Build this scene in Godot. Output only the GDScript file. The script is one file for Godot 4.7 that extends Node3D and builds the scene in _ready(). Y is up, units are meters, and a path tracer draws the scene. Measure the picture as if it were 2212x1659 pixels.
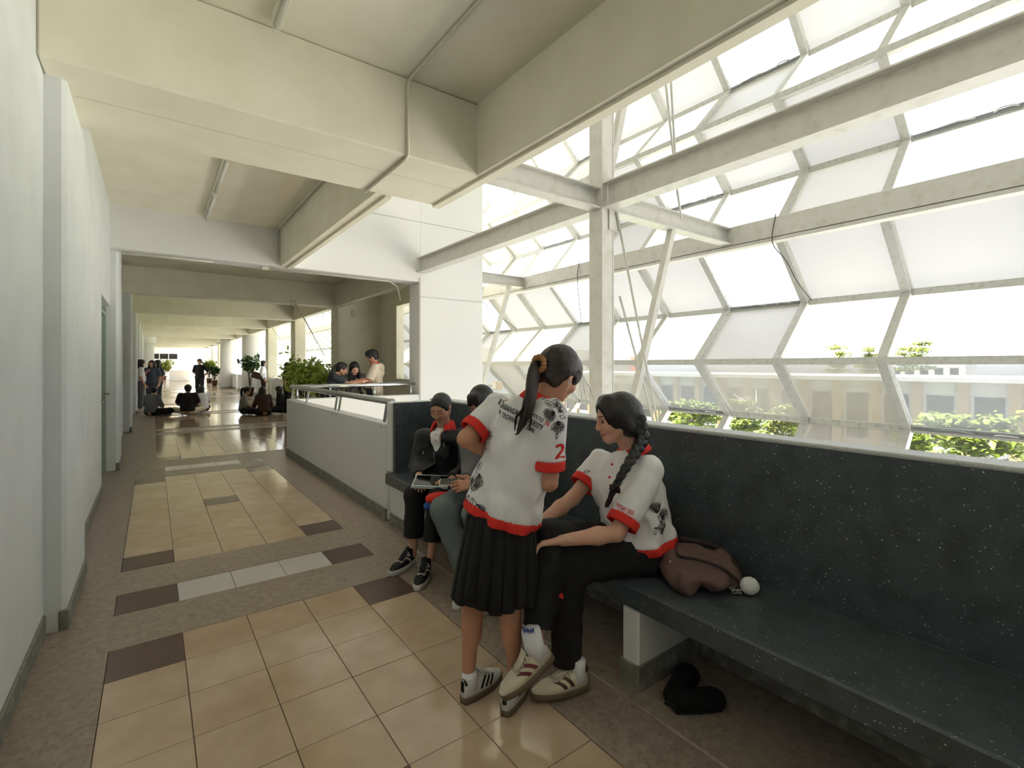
extends Node3D

# ---------------------------------------------------------------- scene
var M := {}
var used := {}
var rng := RandomNumberGenerator.new()

func _ready() -> void:
	rng.seed = 7
	camera_and_light()
	materials()
	build_floor()
	build_left_wall()
	build_ceiling()
	build_right_side()
	build_facade()
	build_outside()
	build_bench()
	build_fittings()
	build_people()

func camera_and_light() -> void:
	var cam := Camera3D.new()
	cam.name = "camera"
	cam.projection = Camera3D.PROJECTION_FRUSTUM
	cam.keep_aspect = Camera3D.KEEP_HEIGHT
	cam.near = 0.05
	cam.far = 600.0
	cam.size = 0.05 * 1659.0 / 1051.0
	cam.frustum_offset = Vector2(0, -0.05 * 39.5 / 1051.0)
	cam.position = Vector3(0, 1.404, 0)
	cam.rotation.y = -atan(776.0 / 1051.0)
	add_child(cam)
	cam.current = true
	var env := Environment.new()
	env.background_mode = Environment.BG_SKY
	var sky := Sky.new()
	var sm := ProceduralSkyMaterial.new()
	sm.sky_top_color = Color(0.88, 0.92, 0.985)
	sm.sky_horizon_color = Color(0.96, 0.97, 1.0)
	sm.sky_curve = 0.25
	sm.ground_bottom_color = Color(0.55, 0.55, 0.52)
	sm.ground_horizon_color = Color(0.86, 0.87, 0.88)
	sm.sky_energy_multiplier = 0.85
	sm.ground_energy_multiplier = 0.85
	sky.sky_material = sm
	env.sky = sky
	env.tonemap_mode = Environment.TONE_MAPPER_LINEAR
	env.tonemap_exposure = 4.2
	env.sdfgi_enabled = true
	env.ssao_enabled = true
	env.ssil_enabled = true
	var sun := DirectionalLight3D.new()
	sun.name = "sun"
	sun.light_color = Color(1.0, 0.985, 0.96)
	sun.light_energy = 4.0
	sun.light_angular_distance = 3.0
	sun.shadow_enabled = true
	sun.sky_mode = DirectionalLight3D.SKY_MODE_LIGHT_ONLY
	add_child(sun)
	sun.look_at_from_position(Vector3(-2.2, 12, -1.0), Vector3.ZERO)
	var we := WorldEnvironment.new()
	we.name = "environment"
	we.environment = env
	add_child(we)

# ---------------------------------------------------------------- helpers
func mat(key: String, c: Color, rough := 0.8, metal := 0.0) -> StandardMaterial3D:
	var m := StandardMaterial3D.new()
	m.resource_name = key
	m.albedo_color = c
	m.roughness = rough
	m.metallic = metal
	M[key] = m
	return m

func noise_tex(freq: float, ramp: Array, size := 512, kind := FastNoiseLite.TYPE_SIMPLEX_SMOOTH, oct := 4, sd := 1) -> NoiseTexture2D:
	var n := FastNoiseLite.new()
	n.seed = sd
	n.noise_type = kind
	n.frequency = freq
	n.fractal_octaves = oct
	var t := NoiseTexture2D.new()
	t.width = size
	t.height = size
	t.seamless = true
	t.noise = n
	if ramp.size():
		var g := Gradient.new()
		var off := PackedFloat32Array()
		var col := PackedColorArray()
		for r in ramp:
			off.append(r[0])
			col.append(r[1])
		g.offsets = off
		g.colors = col
		t.color_ramp = g
	return t

func tri(m: StandardMaterial3D, scale: float) -> void:
	m.uv1_triplanar = true
	m.uv1_world_triplanar = true
	m.uv1_scale = Vector3.ONE * scale

func chips(base: Color, flecks: Array, count: int, biggest: float, size := 1024, sd := 3) -> ImageTexture:
	# stone chips cast in cement: small angular flecks of several tones
	var im := Image.create(size, size, false, Image.FORMAT_RGB8)
	im.fill(base)
	var r := RandomNumberGenerator.new()
	r.seed = sd
	for i in count:
		var c: Color = flecks[r.randi() % flecks.size()]
		var s := int(maxf(1.0, biggest * pow(r.randf(), 4.0)))
		var x := r.randi() % size
		var y := r.randi() % size
		for k in s:
			var w := maxi(1, s - absi(k - s / 2) + r.randi_range(-1, 1))
			im.fill_rect(Rect2i((x + r.randi_range(-1, 1)) % size, (y + k) % size, w, 1), c)
	return ImageTexture.create_from_image(im)

func numbered(called: String) -> String:
	var n: int = used.get(called, 0)
	used[called] = n + 1
	return called if n == 0 else "%s_%03d" % [called, n]

func tag(o: Node, label := "", category := "", group := "", kind := "") -> Node:
	if label: o.set_meta("label", label)
	if category: o.set_meta("category", category)
	if group: o.set_meta("group", group)
	if kind: o.set_meta("kind", kind)
	return o

func thing(called: String, label: String, category: String, at := Vector3.ZERO, turn := 0.0, group := "") -> Node3D:
	var o := Node3D.new()
	o.name = numbered(called)
	add_child(o)
	o.position = at
	o.rotation.y = turn
	tag(o, label, category, group)
	return o

func struct(called: String) -> Node3D:
	var o := Node3D.new()
	o.name = numbered(called)
	add_child(o)
	o.set_meta("kind", "structure")
	return o

func part(parent: Node, called: String, mesh: Mesh, m: Material, x := Transform3D()) -> MeshInstance3D:
	var o := MeshInstance3D.new()
	o.name = called if parent != self else numbered(called)
	o.mesh = mesh
	o.material_override = m
	o.transform = x
	parent.add_child(o, true)
	return o

func spot(v: Vector3) -> Transform3D:
	return Transform3D(Basis(), v)

var box_cache := {}
func cbox(size: Vector3, b := 0.004) -> ArrayMesh:
	# a box with chamfered edges
	var key := "%.4f %.4f %.4f %.4f" % [size.x, size.y, size.z, b]
	if box_cache.has(key): return box_cache[key]
	var st := SurfaceTool.new()
	st.begin(Mesh.PRIMITIVE_TRIANGLES)
	st.set_smooth_group(-1)
	var h := size * 0.5
	b = minf(b, minf(h.x, minf(h.y, h.z)) * 0.6)
	var v := {}
	for sx in [-1, 1]:
		for sy in [-1, 1]:
			for sz in [-1, 1]:
				v[[sx, sy, sz, 0]] = Vector3(sx * h.x, sy * (h.y - b), sz * (h.z - b))
				v[[sx, sy, sz, 1]] = Vector3(sx * (h.x - b), sy * h.y, sz * (h.z - b))
				v[[sx, sy, sz, 2]] = Vector3(sx * (h.x - b), sy * (h.y - b), sz * h.z)
	for s in [-1, 1]:
		quad(st, v[[s, -1, -1, 0]], v[[s, 1, -1, 0]], v[[s, 1, 1, 0]], v[[s, -1, 1, 0]])
		quad(st, v[[-1, s, -1, 1]], v[[1, s, -1, 1]], v[[1, s, 1, 1]], v[[-1, s, 1, 1]])
		quad(st, v[[-1, -1, s, 2]], v[[1, -1, s, 2]], v[[1, 1, s, 2]], v[[-1, 1, s, 2]])
		for t in [-1, 1]:
			quad(st, v[[s, t, -1, 0]], v[[s, t, 1, 0]], v[[s, t, 1, 1]], v[[s, t, -1, 1]])
			quad(st, v[[s, -1, t, 0]], v[[s, 1, t, 0]], v[[s, 1, t, 2]], v[[s, -1, t, 2]])
			quad(st, v[[-1, s, t, 1]], v[[1, s, t, 1]], v[[1, s, t, 2]], v[[-1, s, t, 2]])
			for u in [-1, 1]:
				tri3(st, v[[s, t, u, 0]], v[[s, t, u, 1]], v[[s, t, u, 2]])
	st.generate_normals()
	var m := st.commit()
	box_cache[key] = m
	return m

func quad(st: SurfaceTool, a: Vector3, b: Vector3, c: Vector3, d: Vector3) -> void:
	tri3(st, a, b, c)
	tri3(st, a, c, d)

func tri3(st: SurfaceTool, a: Vector3, b: Vector3, c: Vector3) -> void:
	# wound so that it faces away from the shape's middle
	if (b - a).cross(c - a).dot(a + b + c) > 0.0:
		st.add_vertex(a); st.add_vertex(c); st.add_vertex(b)
	else:
		st.add_vertex(a); st.add_vertex(b); st.add_vertex(c)

func bx(parent: Node, called: String, m: Material, x0: float, x1: float, y0: float, y1: float, z0: float, z1: float, b := 0.004) -> MeshInstance3D:
	var lo := Vector3(minf(x0, x1), minf(y0, y1), minf(z0, z1))
	var hi := Vector3(maxf(x0, x1), maxf(y0, y1), maxf(z0, z1))
	return part(parent, called, cbox(hi - lo, b), m, spot((lo + hi) * 0.5))

func aim(a: Vector3, b: Vector3, up := Vector3.UP) -> Transform3D:
	# local z runs from a to b, origin midway
	var z := (b - a).normalized()
	if absf(z.dot(up)) > 0.99: up = Vector3.RIGHT
	var x := up.cross(z).normalized()
	return Transform3D(Basis(x, z.cross(x), z), (a + b) * 0.5)

func bar(parent: Node, called: String, m: Material, a: Vector3, b: Vector3, w: float, h: float, up := Vector3.UP, bev := 0.004) -> MeshInstance3D:
	return part(parent, called, cbox(Vector3(w, h, snappedf(a.distance_to(b), 0.001)), bev), m, aim(a, b, up))

func ibeam_mesh(len: float, w: float, h: float, tf := 0.014, tw := 0.01) -> ArrayMesh:
	var pts := PackedVector2Array([Vector2(-w / 2, -h / 2), Vector2(w / 2, -h / 2), Vector2(w / 2, -h / 2 + tf), Vector2(tw / 2, -h / 2 + tf), Vector2(tw / 2, h / 2 - tf), Vector2(w / 2, h / 2 - tf), Vector2(w / 2, h / 2), Vector2(-w / 2, h / 2), Vector2(-w / 2, h / 2 - tf), Vector2(-tw / 2, h / 2 - tf), Vector2(-tw / 2, -h / 2 + tf), Vector2(-w / 2, -h / 2 + tf)])
	return extrude(pts, len)

func extrude(pts: PackedVector2Array, len: float) -> ArrayMesh:
	# a flat outline drawn out along z, centred
	var st := SurfaceTool.new()
	st.begin(Mesh.PRIMITIVE_TRIANGLES)
	st.set_smooth_group(-1)
	if not Geometry2D.is_polygon_clockwise(pts): pts.reverse()
	var n := pts.size()
	var idx := Geometry2D.triangulate_polygon(pts)
	for i in n:
		var a := pts[i]
		var b := pts[(i + 1) % n]
		var v := [Vector3(a.x, a.y, -len / 2), Vector3(b.x, b.y, -len / 2), Vector3(b.x, b.y, len / 2), Vector3(a.x, a.y, len / 2)]
		for k in [0, 2, 1, 0, 3, 2]: st.add_vertex(v[k])
	for k in range(0, idx.size(), 3):
		for j in [0, 1, 2]:
			var p := pts[idx[k + j]]
			st.add_vertex(Vector3(p.x, p.y, len / 2))
		for j in [0, 2, 1]:
			var p := pts[idx[k + j]]
			st.add_vertex(Vector3(p.x, p.y, -len / 2))
	st.generate_normals()
	return st.commit()

func rings(list: Array, closed_ends := true, smooth := true) -> ArrayMesh:
	# a skin over rings of equally many points
	var st := SurfaceTool.new()
	st.begin(Mesh.PRIMITIVE_TRIANGLES)
	st.set_smooth_group(0 if smooth else -1)
	skin(st, list, closed_ends)
	st.generate_normals()
	return st.commit()

func skin(st: SurfaceTool, list: Array, closed_ends := true) -> void:
	var n: int = list[0].size()
	for i in list.size() - 1:
		var A: Array = list[i]
		var B: Array = list[i + 1]
		for k in n:
			var l := (k + 1) % n
			st.add_vertex(A[k]); st.add_vertex(B[k]); st.add_vertex(B[l])
			st.add_vertex(A[k]); st.add_vertex(B[l]); st.add_vertex(A[l])
	if closed_ends:
		for e in 2:
			var R: Array = list[0] if e == 0 else list[-1]
			var c := Vector3.ZERO
			for p in R: c += p
			c /= n
			for k in n:
				var l := (k + 1) % n
				st.add_vertex(c)
				st.add_vertex(R[k] if e == 0 else R[l])
				st.add_vertex(R[l] if e == 0 else R[k])

func ring_at(c: Vector3, dir: Vector3, r: float, n: int, ref: Vector3, flat := 1.0) -> Array:
	var z := dir.normalized()
	var x := (ref - z * ref.dot(z)).normalized()
	var y := z.cross(x)
	var out := []
	for k in n:
		var t := TAU * k / n
		out.append(c + x * (cos(t) * r) + y * (sin(t) * r * flat))
	return out

func tube_rings(pts: Array, radii: Array, n := 8, flat := 1.0, ref := Vector3.ZERO) -> Array:
	var list := []
	if ref == Vector3.ZERO:
		ref = Vector3.UP if absf((pts[1] - pts[0]).normalized().y) < 0.9 else Vector3.RIGHT
	for i in pts.size():
		var d: Vector3 = pts[mini(i + 1, pts.size() - 1)] - pts[maxi(i - 1, 0)]
		var z := d.normalized()
		ref = (ref - z * ref.dot(z)).normalized()
		list.append(ring_at(pts[i], d, radii[mini(i, radii.size() - 1)], n, ref, flat))
	return list

func tube(pts: Array, r: float, n := 8) -> ArrayMesh:
	return rings(tube_rings(pts, [r], n))

func curve(pts: Array, per := 6) -> Array:
	# smooth points through the given ones
	var out := []
	for i in pts.size() - 1:
		var a: Vector3 = pts[maxi(i - 1, 0)]
		var b: Vector3 = pts[i]
		var c: Vector3 = pts[i + 1]
		var d: Vector3 = pts[mini(i + 2, pts.size() - 1)]
		for k in per:
			out.append(b.cubic_interpolate(c, a, d, float(k) / per))
	out.append(pts[-1])
	return out

func lathe(profile: Array, n := 24) -> ArrayMesh:
	var list := []
	for p in profile:
		var R := []
		for k in n:
			var t := -TAU * k / n
			R.append(Vector3(cos(t) * p.x, p.y, sin(t) * p.x))
		list.append(R)
	return rings(list, true)

# ---------------------------------------------------------------- materials
func materials() -> void:
	var m := mat("wall_paint", Color(0.87, 0.882, 0.878), 0.7)
	m.albedo_texture = noise_tex(0.012, [[0.0, Color(0.955, 0.955, 0.95)], [0.5, Color(0.985, 0.985, 0.98)], [1.0, Color(1, 1, 1)]], 512, FastNoiseLite.TYPE_SIMPLEX_SMOOTH, 5, 4)
	tri(m, 0.35)
	m = mat("ceiling_paint", Color(0.935, 0.918, 0.84), 0.75)
	m.albedo_texture = noise_tex(0.01, [[0.0, Color(0.95, 0.945, 0.93)], [1.0, Color(1, 1, 1)]], 512, FastNoiseLite.TYPE_SIMPLEX_SMOOTH, 5, 8)
	tri(m, 0.3)
	mat("white_wall", Color(0.87, 0.868, 0.85), 0.7)
	m = mat("steel", Color(0.82, 0.815, 0.79), 0.5)
	m.albedo_texture = noise_tex(0.02, [[0.0, Color(0.90, 0.885, 0.85)], [0.35, Color(0.97, 0.965, 0.95)], [1.0, Color(1, 1, 1)]], 512, FastNoiseLite.TYPE_SIMPLEX_SMOOTH, 6, 9)
	tri(m, 0.6)
	m = mat("frame_paint", Color(0.80, 0.80, 0.78), 0.5)
	m.albedo_texture = noise_tex(0.03, [[0.0, Color(0.80, 0.79, 0.76)], [0.35, Color(0.95, 0.95, 0.94)], [1.0, Color(1, 1, 1)]], 512, FastNoiseLite.TYPE_SIMPLEX_SMOOTH, 6, 11)
	tri(m, 0.8)
	mat("latch", Color(0.50, 0.51, 0.51), 0.5)
	mat("dark_line", Color(0.25, 0.24, 0.22), 0.7)
	for k in 3:
		m = mat("tile_%d" % k, [Color(0.785, 0.69, 0.59), Color(0.775, 0.675, 0.57), Color(0.795, 0.705, 0.61)][k], 0.10)
		m.albedo_texture = noise_tex(0.02, [[0.0, Color(0.93, 0.92, 0.90)], [1.0, Color(1, 1, 1)]], 256, FastNoiseLite.TYPE_SIMPLEX_SMOOTH, 4, 20 + k)
		tri(m, 0.9)
	mat("tile_dark", Color(0.37, 0.285, 0.25), 0.22)
	mat("tile_white", Color(0.80, 0.775, 0.76), 0.2)
	mat("grout", Color(0.36, 0.28, 0.23), 0.9)
	m = mat("screed", Color(1, 1, 1), 0.34)
	m.albedo_texture = noise_tex(0.03, [[0.0, Color(0.575, 0.515, 0.46)], [0.5, Color(0.62, 0.56, 0.50)], [1.0, Color(0.675, 0.615, 0.55)]], 1024, FastNoiseLite.TYPE_SIMPLEX_SMOOTH, 8, 31)
	m.detail_enabled = true
	m.detail_blend_mode = BaseMaterial3D.BLEND_MODE_MUL
	m.detail_albedo = noise_tex(0.35, [[0.0, Color(0.80, 0.79, 0.78)], [0.45, Color(0.97, 0.97, 0.97)], [1.0, Color(1, 1, 1)]], 512, FastNoiseLite.TYPE_VALUE, 2, 32)
	tri(m, 0.5)
	m.uv2_triplanar = true
	m.uv2_world_triplanar = true
	m.uv2_scale = Vector3.ONE * 1.6
	m = mat("skirting", Color(1, 1, 1), 0.55)
	m.albedo_texture = noise_tex(0.02, [[0.0, Color(0.42, 0.41, 0.38)], [0.6, Color(0.50, 0.49, 0.45)], [1.0, Color(0.66, 0.65, 0.60)]], 512, FastNoiseLite.TYPE_SIMPLEX_SMOOTH, 6, 36)
	tri(m, 1.2)
	m = mat("terrazzo", Color(1, 1, 1), 0.32)
	m.albedo_texture = chips(Color(0.285, 0.315, 0.33), [Color(0.23, 0.25, 0.255), Color(0.35, 0.38, 0.385), Color(0.26, 0.285, 0.295), Color(0.39, 0.42, 0.42), Color(0.62, 0.64, 0.64), Color(0.85, 0.86, 0.85)], 8500, 7.0, 1024, 5)
	m.detail_enabled = true
	m.detail_blend_mode = BaseMaterial3D.BLEND_MODE_MUL
	m.detail_albedo = noise_tex(0.012, [[0.0, Color(0.8, 0.8, 0.77)], [0.5, Color(0.95, 0.95, 0.94)], [1.0, Color(1, 1, 1)]], 512, FastNoiseLite.TYPE_SIMPLEX_SMOOTH, 6, 41)
	tri(m, 1.15)
	m.uv2_triplanar = true
	m.uv2_world_triplanar = true
	m.uv2_scale = Vector3.ONE * 0.5
	m = mat("terrazzo_edge", Color(1, 1, 1), 0.45)
	m.albedo_texture = chips(Color(0.72, 0.73, 0.72), [Color(0.62, 0.63, 0.62), Color(0.8, 0.8, 0.79), Color(0.5, 0.52, 0.52)], 5000, 7.0, 512, 6)
	tri(m, 1.5)
	mat("chrome", Color(0.80, 0.81, 0.80), 0.22, 1.0)
	mat("brushed", Color(0.66, 0.67, 0.66), 0.36, 1.0)
	m = mat("door_paint", Color(0.60, 0.66, 0.60), 0.5)
	mat("brass", Color(0.80, 0.76, 0.66), 0.3, 1.0)
	mat("dark_glass", Color(0.12, 0.13, 0.13), 0.12)
	mat("conduit", Color(0.84, 0.82, 0.74), 0.5)
	mat("paper", Color(0.9, 0.9, 0.87), 0.8)
	m = mat("clear_glass", Color(0.95, 0.97, 1.0, 0.04), 0.02)
	m.transparency = BaseMaterial3D.TRANSPARENCY_ALPHA
	m = mat("frosted_glass", Color(0.88, 0.865, 0.825, 0.86), 0.5)
	m.transparency = BaseMaterial3D.TRANSPARENCY_ALPHA
	m = mat("frosted_grey", Color(0.80, 0.79, 0.775, 0.90), 0.5)
	m.transparency = BaseMaterial3D.TRANSPARENCY_ALPHA
	m = mat("reflection_tint_glass", Color(0.83, 0.85, 0.87, 0.74), 0.35)  # foggy reflection of outside painted into the pane colour
	m.transparency = BaseMaterial3D.TRANSPARENCY_ALPHA

# ---------------------------------------------------------------- floor
const TILE_X := [-0.175, 0.125, 0.425, 0.725, 1.025]
func build_floor() -> void:
	var f := struct("floor")
	bx(f, "grout_bed", M.grout, -0.75, 2.9, -0.22, -0.003, 9.9, -8.6, 0.0)
	bx(f, "grout_bed", M.grout, -0.75, 5.3, -0.22, -0.003, -8.3, -66.0, 0.0)
	# cement borders either side of the tiled fields
	bx(f, "cement_border", M.screed, -0.75, -0.1765, -0.02, 0.0, 9.9, -8.86, 0.0)
	bx(f, "cement_border", M.screed, 1.3265, 2.75, -0.02, 0.0, 9.9, -8.2, 0.0)
	# z of the near end of each tiled field; a field is eleven rows, then cement, a strip, cement
	var z := 0.207 + 4.444 * 2
	for k in 4:
		lay_field(f, TILE_X[0], z, 5, k > 1)
		z -= 4.444
	# the wider hall past the light well: fields of eleven by eleven
	bx(f, "cement_band", M.screed, -0.1765, 1.3265, -0.02, 0.0, z + 0.0, -8.86, 0.0)
	bx(f, "cement_border", M.screed, -0.75, 0.0485, -0.02, 0.0, -8.86, -66.0, 0.0)
	bx(f, "cement_border", M.screed, 3.3515, 5.3, -0.02, 0.0, -8.3, -66.0, 0.0)
	bx(f, "cement_border", M.screed, 1.3265, 3.3515, -0.02, 0.0, -8.2, -8.86, 0.0)
	z = -8.86
	for k in 13:
		lay_field(f, 0.05, z, 11, k == 0)
		z -= 4.444
	# slab under the built-in bench, a little proud of the floor
	bx(f, "plinth_slab", M.screed, 1.60, 2.20, -0.02, 0.012, 9.9, -4.0, 0.006)

func lay_field(f: Node, x0: float, z: float, n: int, single: bool) -> void:
	var last := z - 3.3
	var x1 := x0 + 0.3 * n
	var gap := 0.422
	if single:
		for r in 11:
			for c in n:
				var corner: bool = (r == 0 or r == 10) and (c == 0 or c == n - 1)
				var dark: bool = corner or (r == 5 and c == n / 2)
				lay_tile(f, x0 + 0.3 * c, z - 0.3 * r, M.tile_dark if dark else M["tile_%d" % (rng.randi() % 3)])
		for c in n:
			lay_tile(f, x0 + 0.3 * c, last - gap, M.tile_dark if c == 0 or c == n - 1 else M.tile_white)
	else:
		bx(f, "tile_field", M.tile_0, x0 + 0.003, x1 - 0.003, -0.02, 0.0, z - 0.003, last + 0.003, 0.0)
		bx(f, "tile_strip", M.tile_white, x0 + 0.303, x1 - 0.303, -0.02, 0.0, last - gap - 0.003, last - gap - 0.297, 0.0)
		for q in [x0, x1 - 0.3]:
			bx(f, "dark_tile", M.tile_dark, q + 0.003, q + 0.297, -0.02, 0.0, last - gap - 0.003, last - gap - 0.297, 0.0)
	bx(f, "cement_band", M.screed, x0 - 0.0015, x1 + 0.0015, -0.02, 0.0, last - 0.0015, last - gap + 0.0015, 0.0)
	bx(f, "cement_band", M.screed, x0 - 0.0015, x1 + 0.0015, -0.02, 0.0, last - gap - 0.3015, last - 2 * gap - 0.2985, 0.0)

func lay_tile(f: Node, x: float, z: float, m: Material) -> void:
	var o := part(f, "tile", cbox(Vector3(0.297, 0.012, 0.297), 0.0015), m, spot(Vector3(x + 0.15, -0.006 + rng.randf_range(-0.0004, 0.0002), z - 0.15)))
	o.rotation.y = PI / 2 * (rng.randi() % 4)

# ---------------------------------------------------------------- left wall
func build_left_wall() -> void:
	var w := struct("wall_left")
	bx(w, "wall_panel", M.wall_paint, -0.9, -0.46, -0.02, 3.6, 9.9, -3.52, 0.01)
	bx(w, "pilaster", M.wall_paint, -0.9, -0.37, -0.02, 3.6, -3.50, -4.38, 0.02)
	bx(w, "wall_panel", M.wall_paint, -0.9, -0.45, -0.02, 3.6, -4.36, -6.93, 0.01)
	bx(w, "lintel", M.wall_paint, -0.9, -0.45, 2.19, 3.6, -6.91, -8.36, 0.006)
	var b := struct("baseboard_left")
	bx(b, "skirting", M.skirting, -0.50, -0.449, -0.01, 0.105, 9.9, -3.49, 0.006)
	bx(b, "skirting", M.skirting, -0.40, -0.359, -0.01, 0.105, -3.487, -4.39, 0.006)
	bx(b, "skirting", M.skirting, -0.50, -0.44, -0.01, 0.105, -4.38, -6.91, 0.006)
	# piers of the further bays with recessed doors between them
	var z := -8.36
	var n := 0
	while z > -58.0:
		bx(w, "pier", M.wall_paint, -0.9, -0.365, -0.02, 3.6, z, z - 0.68, 0.03)
		bx(b, "skirting", M.skirting, -0.40, -0.355, -0.01, 0.105, z + 0.008, z - 0.688, 0.006)
		bx(w, "wall_panel", M.wall_paint, -0.9, -0.50, -0.02, 3.6, z - 0.66, z - 1.5, 0.006)
		bx(w, "wall_panel", M.wall_paint, -0.9, -0.50, 2.5, 3.6, z - 1.48, z - 2.6, 0.006)
		bx(w, "wall_panel", M.wall_paint, -0.9, -0.50, -0.02, 3.6, z - 2.58, z - 4.69, 0.006)
		z -= 4.68
		n += 1
	# the near door: leaf, frame, hinges, lever
	door_leaf("door_1", -6.95, -8.34, 2.18, M.door_paint)
	door_leaf("door_2", -9.86, -10.94, 2.48, M.door_paint, true)
	door_leaf("door_3", -14.54, -15.62, 2.48, M.door_paint, true)
	door_leaf("door_4", -19.22, -20.30, 2.48, M.door_paint, true)
	# notices pinned to the second bay
	for k in 3:
		var p := part(self, "notice_sheet", cbox(Vector3(0.004, 0.42 - 0.06 * k, 0.3), 0.0), M.paper, spot(Vector3(-0.497, 1.62 - 0.44 * (k % 2), -9.16 - 0.33 * (k / 2))))
		tag(p, ["white notice sheet pinned high on wall past the near door", "white notice sheet pinned low on wall past the near door", "small white notice sheet pinned beside the second door"][k], "notice")
	var e := struct("wall_back_added")  # closing wall added behind the camera to stop stray light
	bx(e, "wall_panel", M.wall_paint, -0.9, 7.8, -4.2, 8.0, 9.9, 10.1, 0.0)

func door_leaf(called: String, z0: float, z1: float, top: float, m: Material, dark := false) -> void:
	var d := struct(called)
	var h := 2.06
	bx(d, "leaf", m, -0.575, -0.535, 0.01, h, z0 - 0.04, z1 + 0.04, 0.003)
	for s in [z0, z1]:
		var t: float = 0.04 if s == z0 else -0.04
		bx(d, "frame", m, -0.60, -0.495, 0.0, top, s, s - t, 0.003)
	bx(d, "frame", m, -0.60, -0.495, h, h + 0.04, z0 - 0.04, z1 + 0.04, 0.003)
	bx(d, "transom", M.dark_glass if dark else m, -0.58, -0.54, h + 0.04, top, z0 - 0.04, z1 + 0.04, 0.002)
	if dark:
		bx(d, "window_pane", M.dark_glass, -0.534, -0.530, 1.0, 1.95, z0 - 0.2, z1 + 0.2, 0.0)
	for k in 4:
		bx(d, "hinge", M.brushed, -0.537, -0.497, 0.16 + 0.57 * k, 0.27 + 0.57 * k, z0 - 0.041, z0 - 0.06, 0.002)
	var l := part(d, "lever", tube([Vector3(-0.535, 1.04, z1 + 0.14), Vector3(-0.46, 1.04, z1 + 0.14), Vector3(-0.45, 1.04, z1 + 0.17), Vector3(-0.45, 1.035, z1 + 0.26)], 0.010, 8), M.brass)
	part(l, "rose", tube([Vector3(-0.535, 1.04, z1 + 0.14), Vector3(-0.525, 1.04, z1 + 0.14)], 0.026, 14), M.brass)
	part(l, "key_cylinder", tube([Vector3(-0.535, 0.93, z1 + 0.14), Vector3(-0.515, 0.93, z1 + 0.14)], 0.022, 14), M.brass)

# ---------------------------------------------------------------- ceiling and beams
const HB := 2.93
const HC := 3.50
func build_ceiling() -> void:
	var c := struct("ceiling")
	bx(c, "slab", M.ceiling_paint, -0.9, 2.21, HC, HC + 0.25, 9.9, -4.17, 0.0)
	bx(c, "slab", M.ceiling_paint, -0.9, 1.73, HC, HC + 0.25, -4.17, -8.3, 0.0)
	bx(c, "slab", M.ceiling_paint, -0.9, 5.3, HC, HC + 0.25, -8.3, -52.0, 0.0)
	bx(c, "cross_beam", M.ceiling_paint, -0.46, 2.21, HB, HC, -3.30, -4.17, 0.012)
	bx(c, "plaster_joint", mat("seam", Color(0.80, 0.78, 0.70), 0.8), -0.36, 2.13, HB - 0.0015, HB + 0.01, -3.68, -3.686, 0.0)
	bx(c, "edge_beam", M.ceiling_paint, 2.09, 2.21, HB, HC + 0.25, 9.9, -3.30, 0.002)
	bx(c, "drip_edge", M.ceiling_paint, 2.135, 2.212, HB - 0.022, HB + 0.004, 9.9, -4.17, 0.002)
	bx(c, "edge_beam", M.ceiling_paint, 1.58, 1.73, HB, HC + 0.25, -4.17, -8.15, 0.002)
	bx(c, "drip_edge", M.ceiling_paint, 1.672, 1.732, HB - 0.022, HB + 0.004, -4.17, -8.15, 0.002)
	# the wall that closes the light well, over the hall's first beam
	var t := struct("wall_far_well")
	bx(t, "beam_wall", M.white_wall, -0.9, 3.93, HB, 7.8, -8.13, -8.51, 0.01)
	bx(t, "plaster_joint", M.dark_line, 1.75, 3.9, 4.02, 4.024, -8.127, -8.14, 0.0)
	var z := -13.19
	while z > -52.0:
		bx(c, "cross_beam", M.ceiling_paint, -0.9, 3.95, HB, HC, z + 0.34, z, 0.012)
		z -= 4.68
	bx(c, "edge_beam", M.ceiling_paint, 3.80, 3.98, HB, HC, -8.5, -51.0, 0.01)
	# unseen wall above the near edge beam, shaped to bounce light and block sun
	var u := struct("wall_upper_unseen")
	bx(u, "wall_panel", M.white_wall, 2.0, 2.2, HC + 0.25, 14.0, 9.9, -8.1, 0.0)
	# end of the hall
	var e := struct("wall_end")
	bx(e, "wall_panel", M.white_wall, -0.9, 2.1, -0.02, 3.7, -62.0, -62.3, 0.0)
	for k in 3:
		bx(e, "window_pane", M.dark_glass, -0.2 + 0.78 * k, 0.52 + 0.78 * k, 2.1, 2.65, -61.99, -62.05, 0.01)
	bx(e, "parapet", M.white_wall, 1.3, 4.2, 0.0, 1.0, -53.0, -53.2, 0.02)
	bx(e, "parapet", M.white_wall, 1.3, 1.5, 0.0, 1.0, -53.2, -58.0, 0.02)
	bx(c, "slab", M.ceiling_paint, -0.9, 2.1, 3.2, 3.5, -52.0, -62.2, 0.0)

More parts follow.
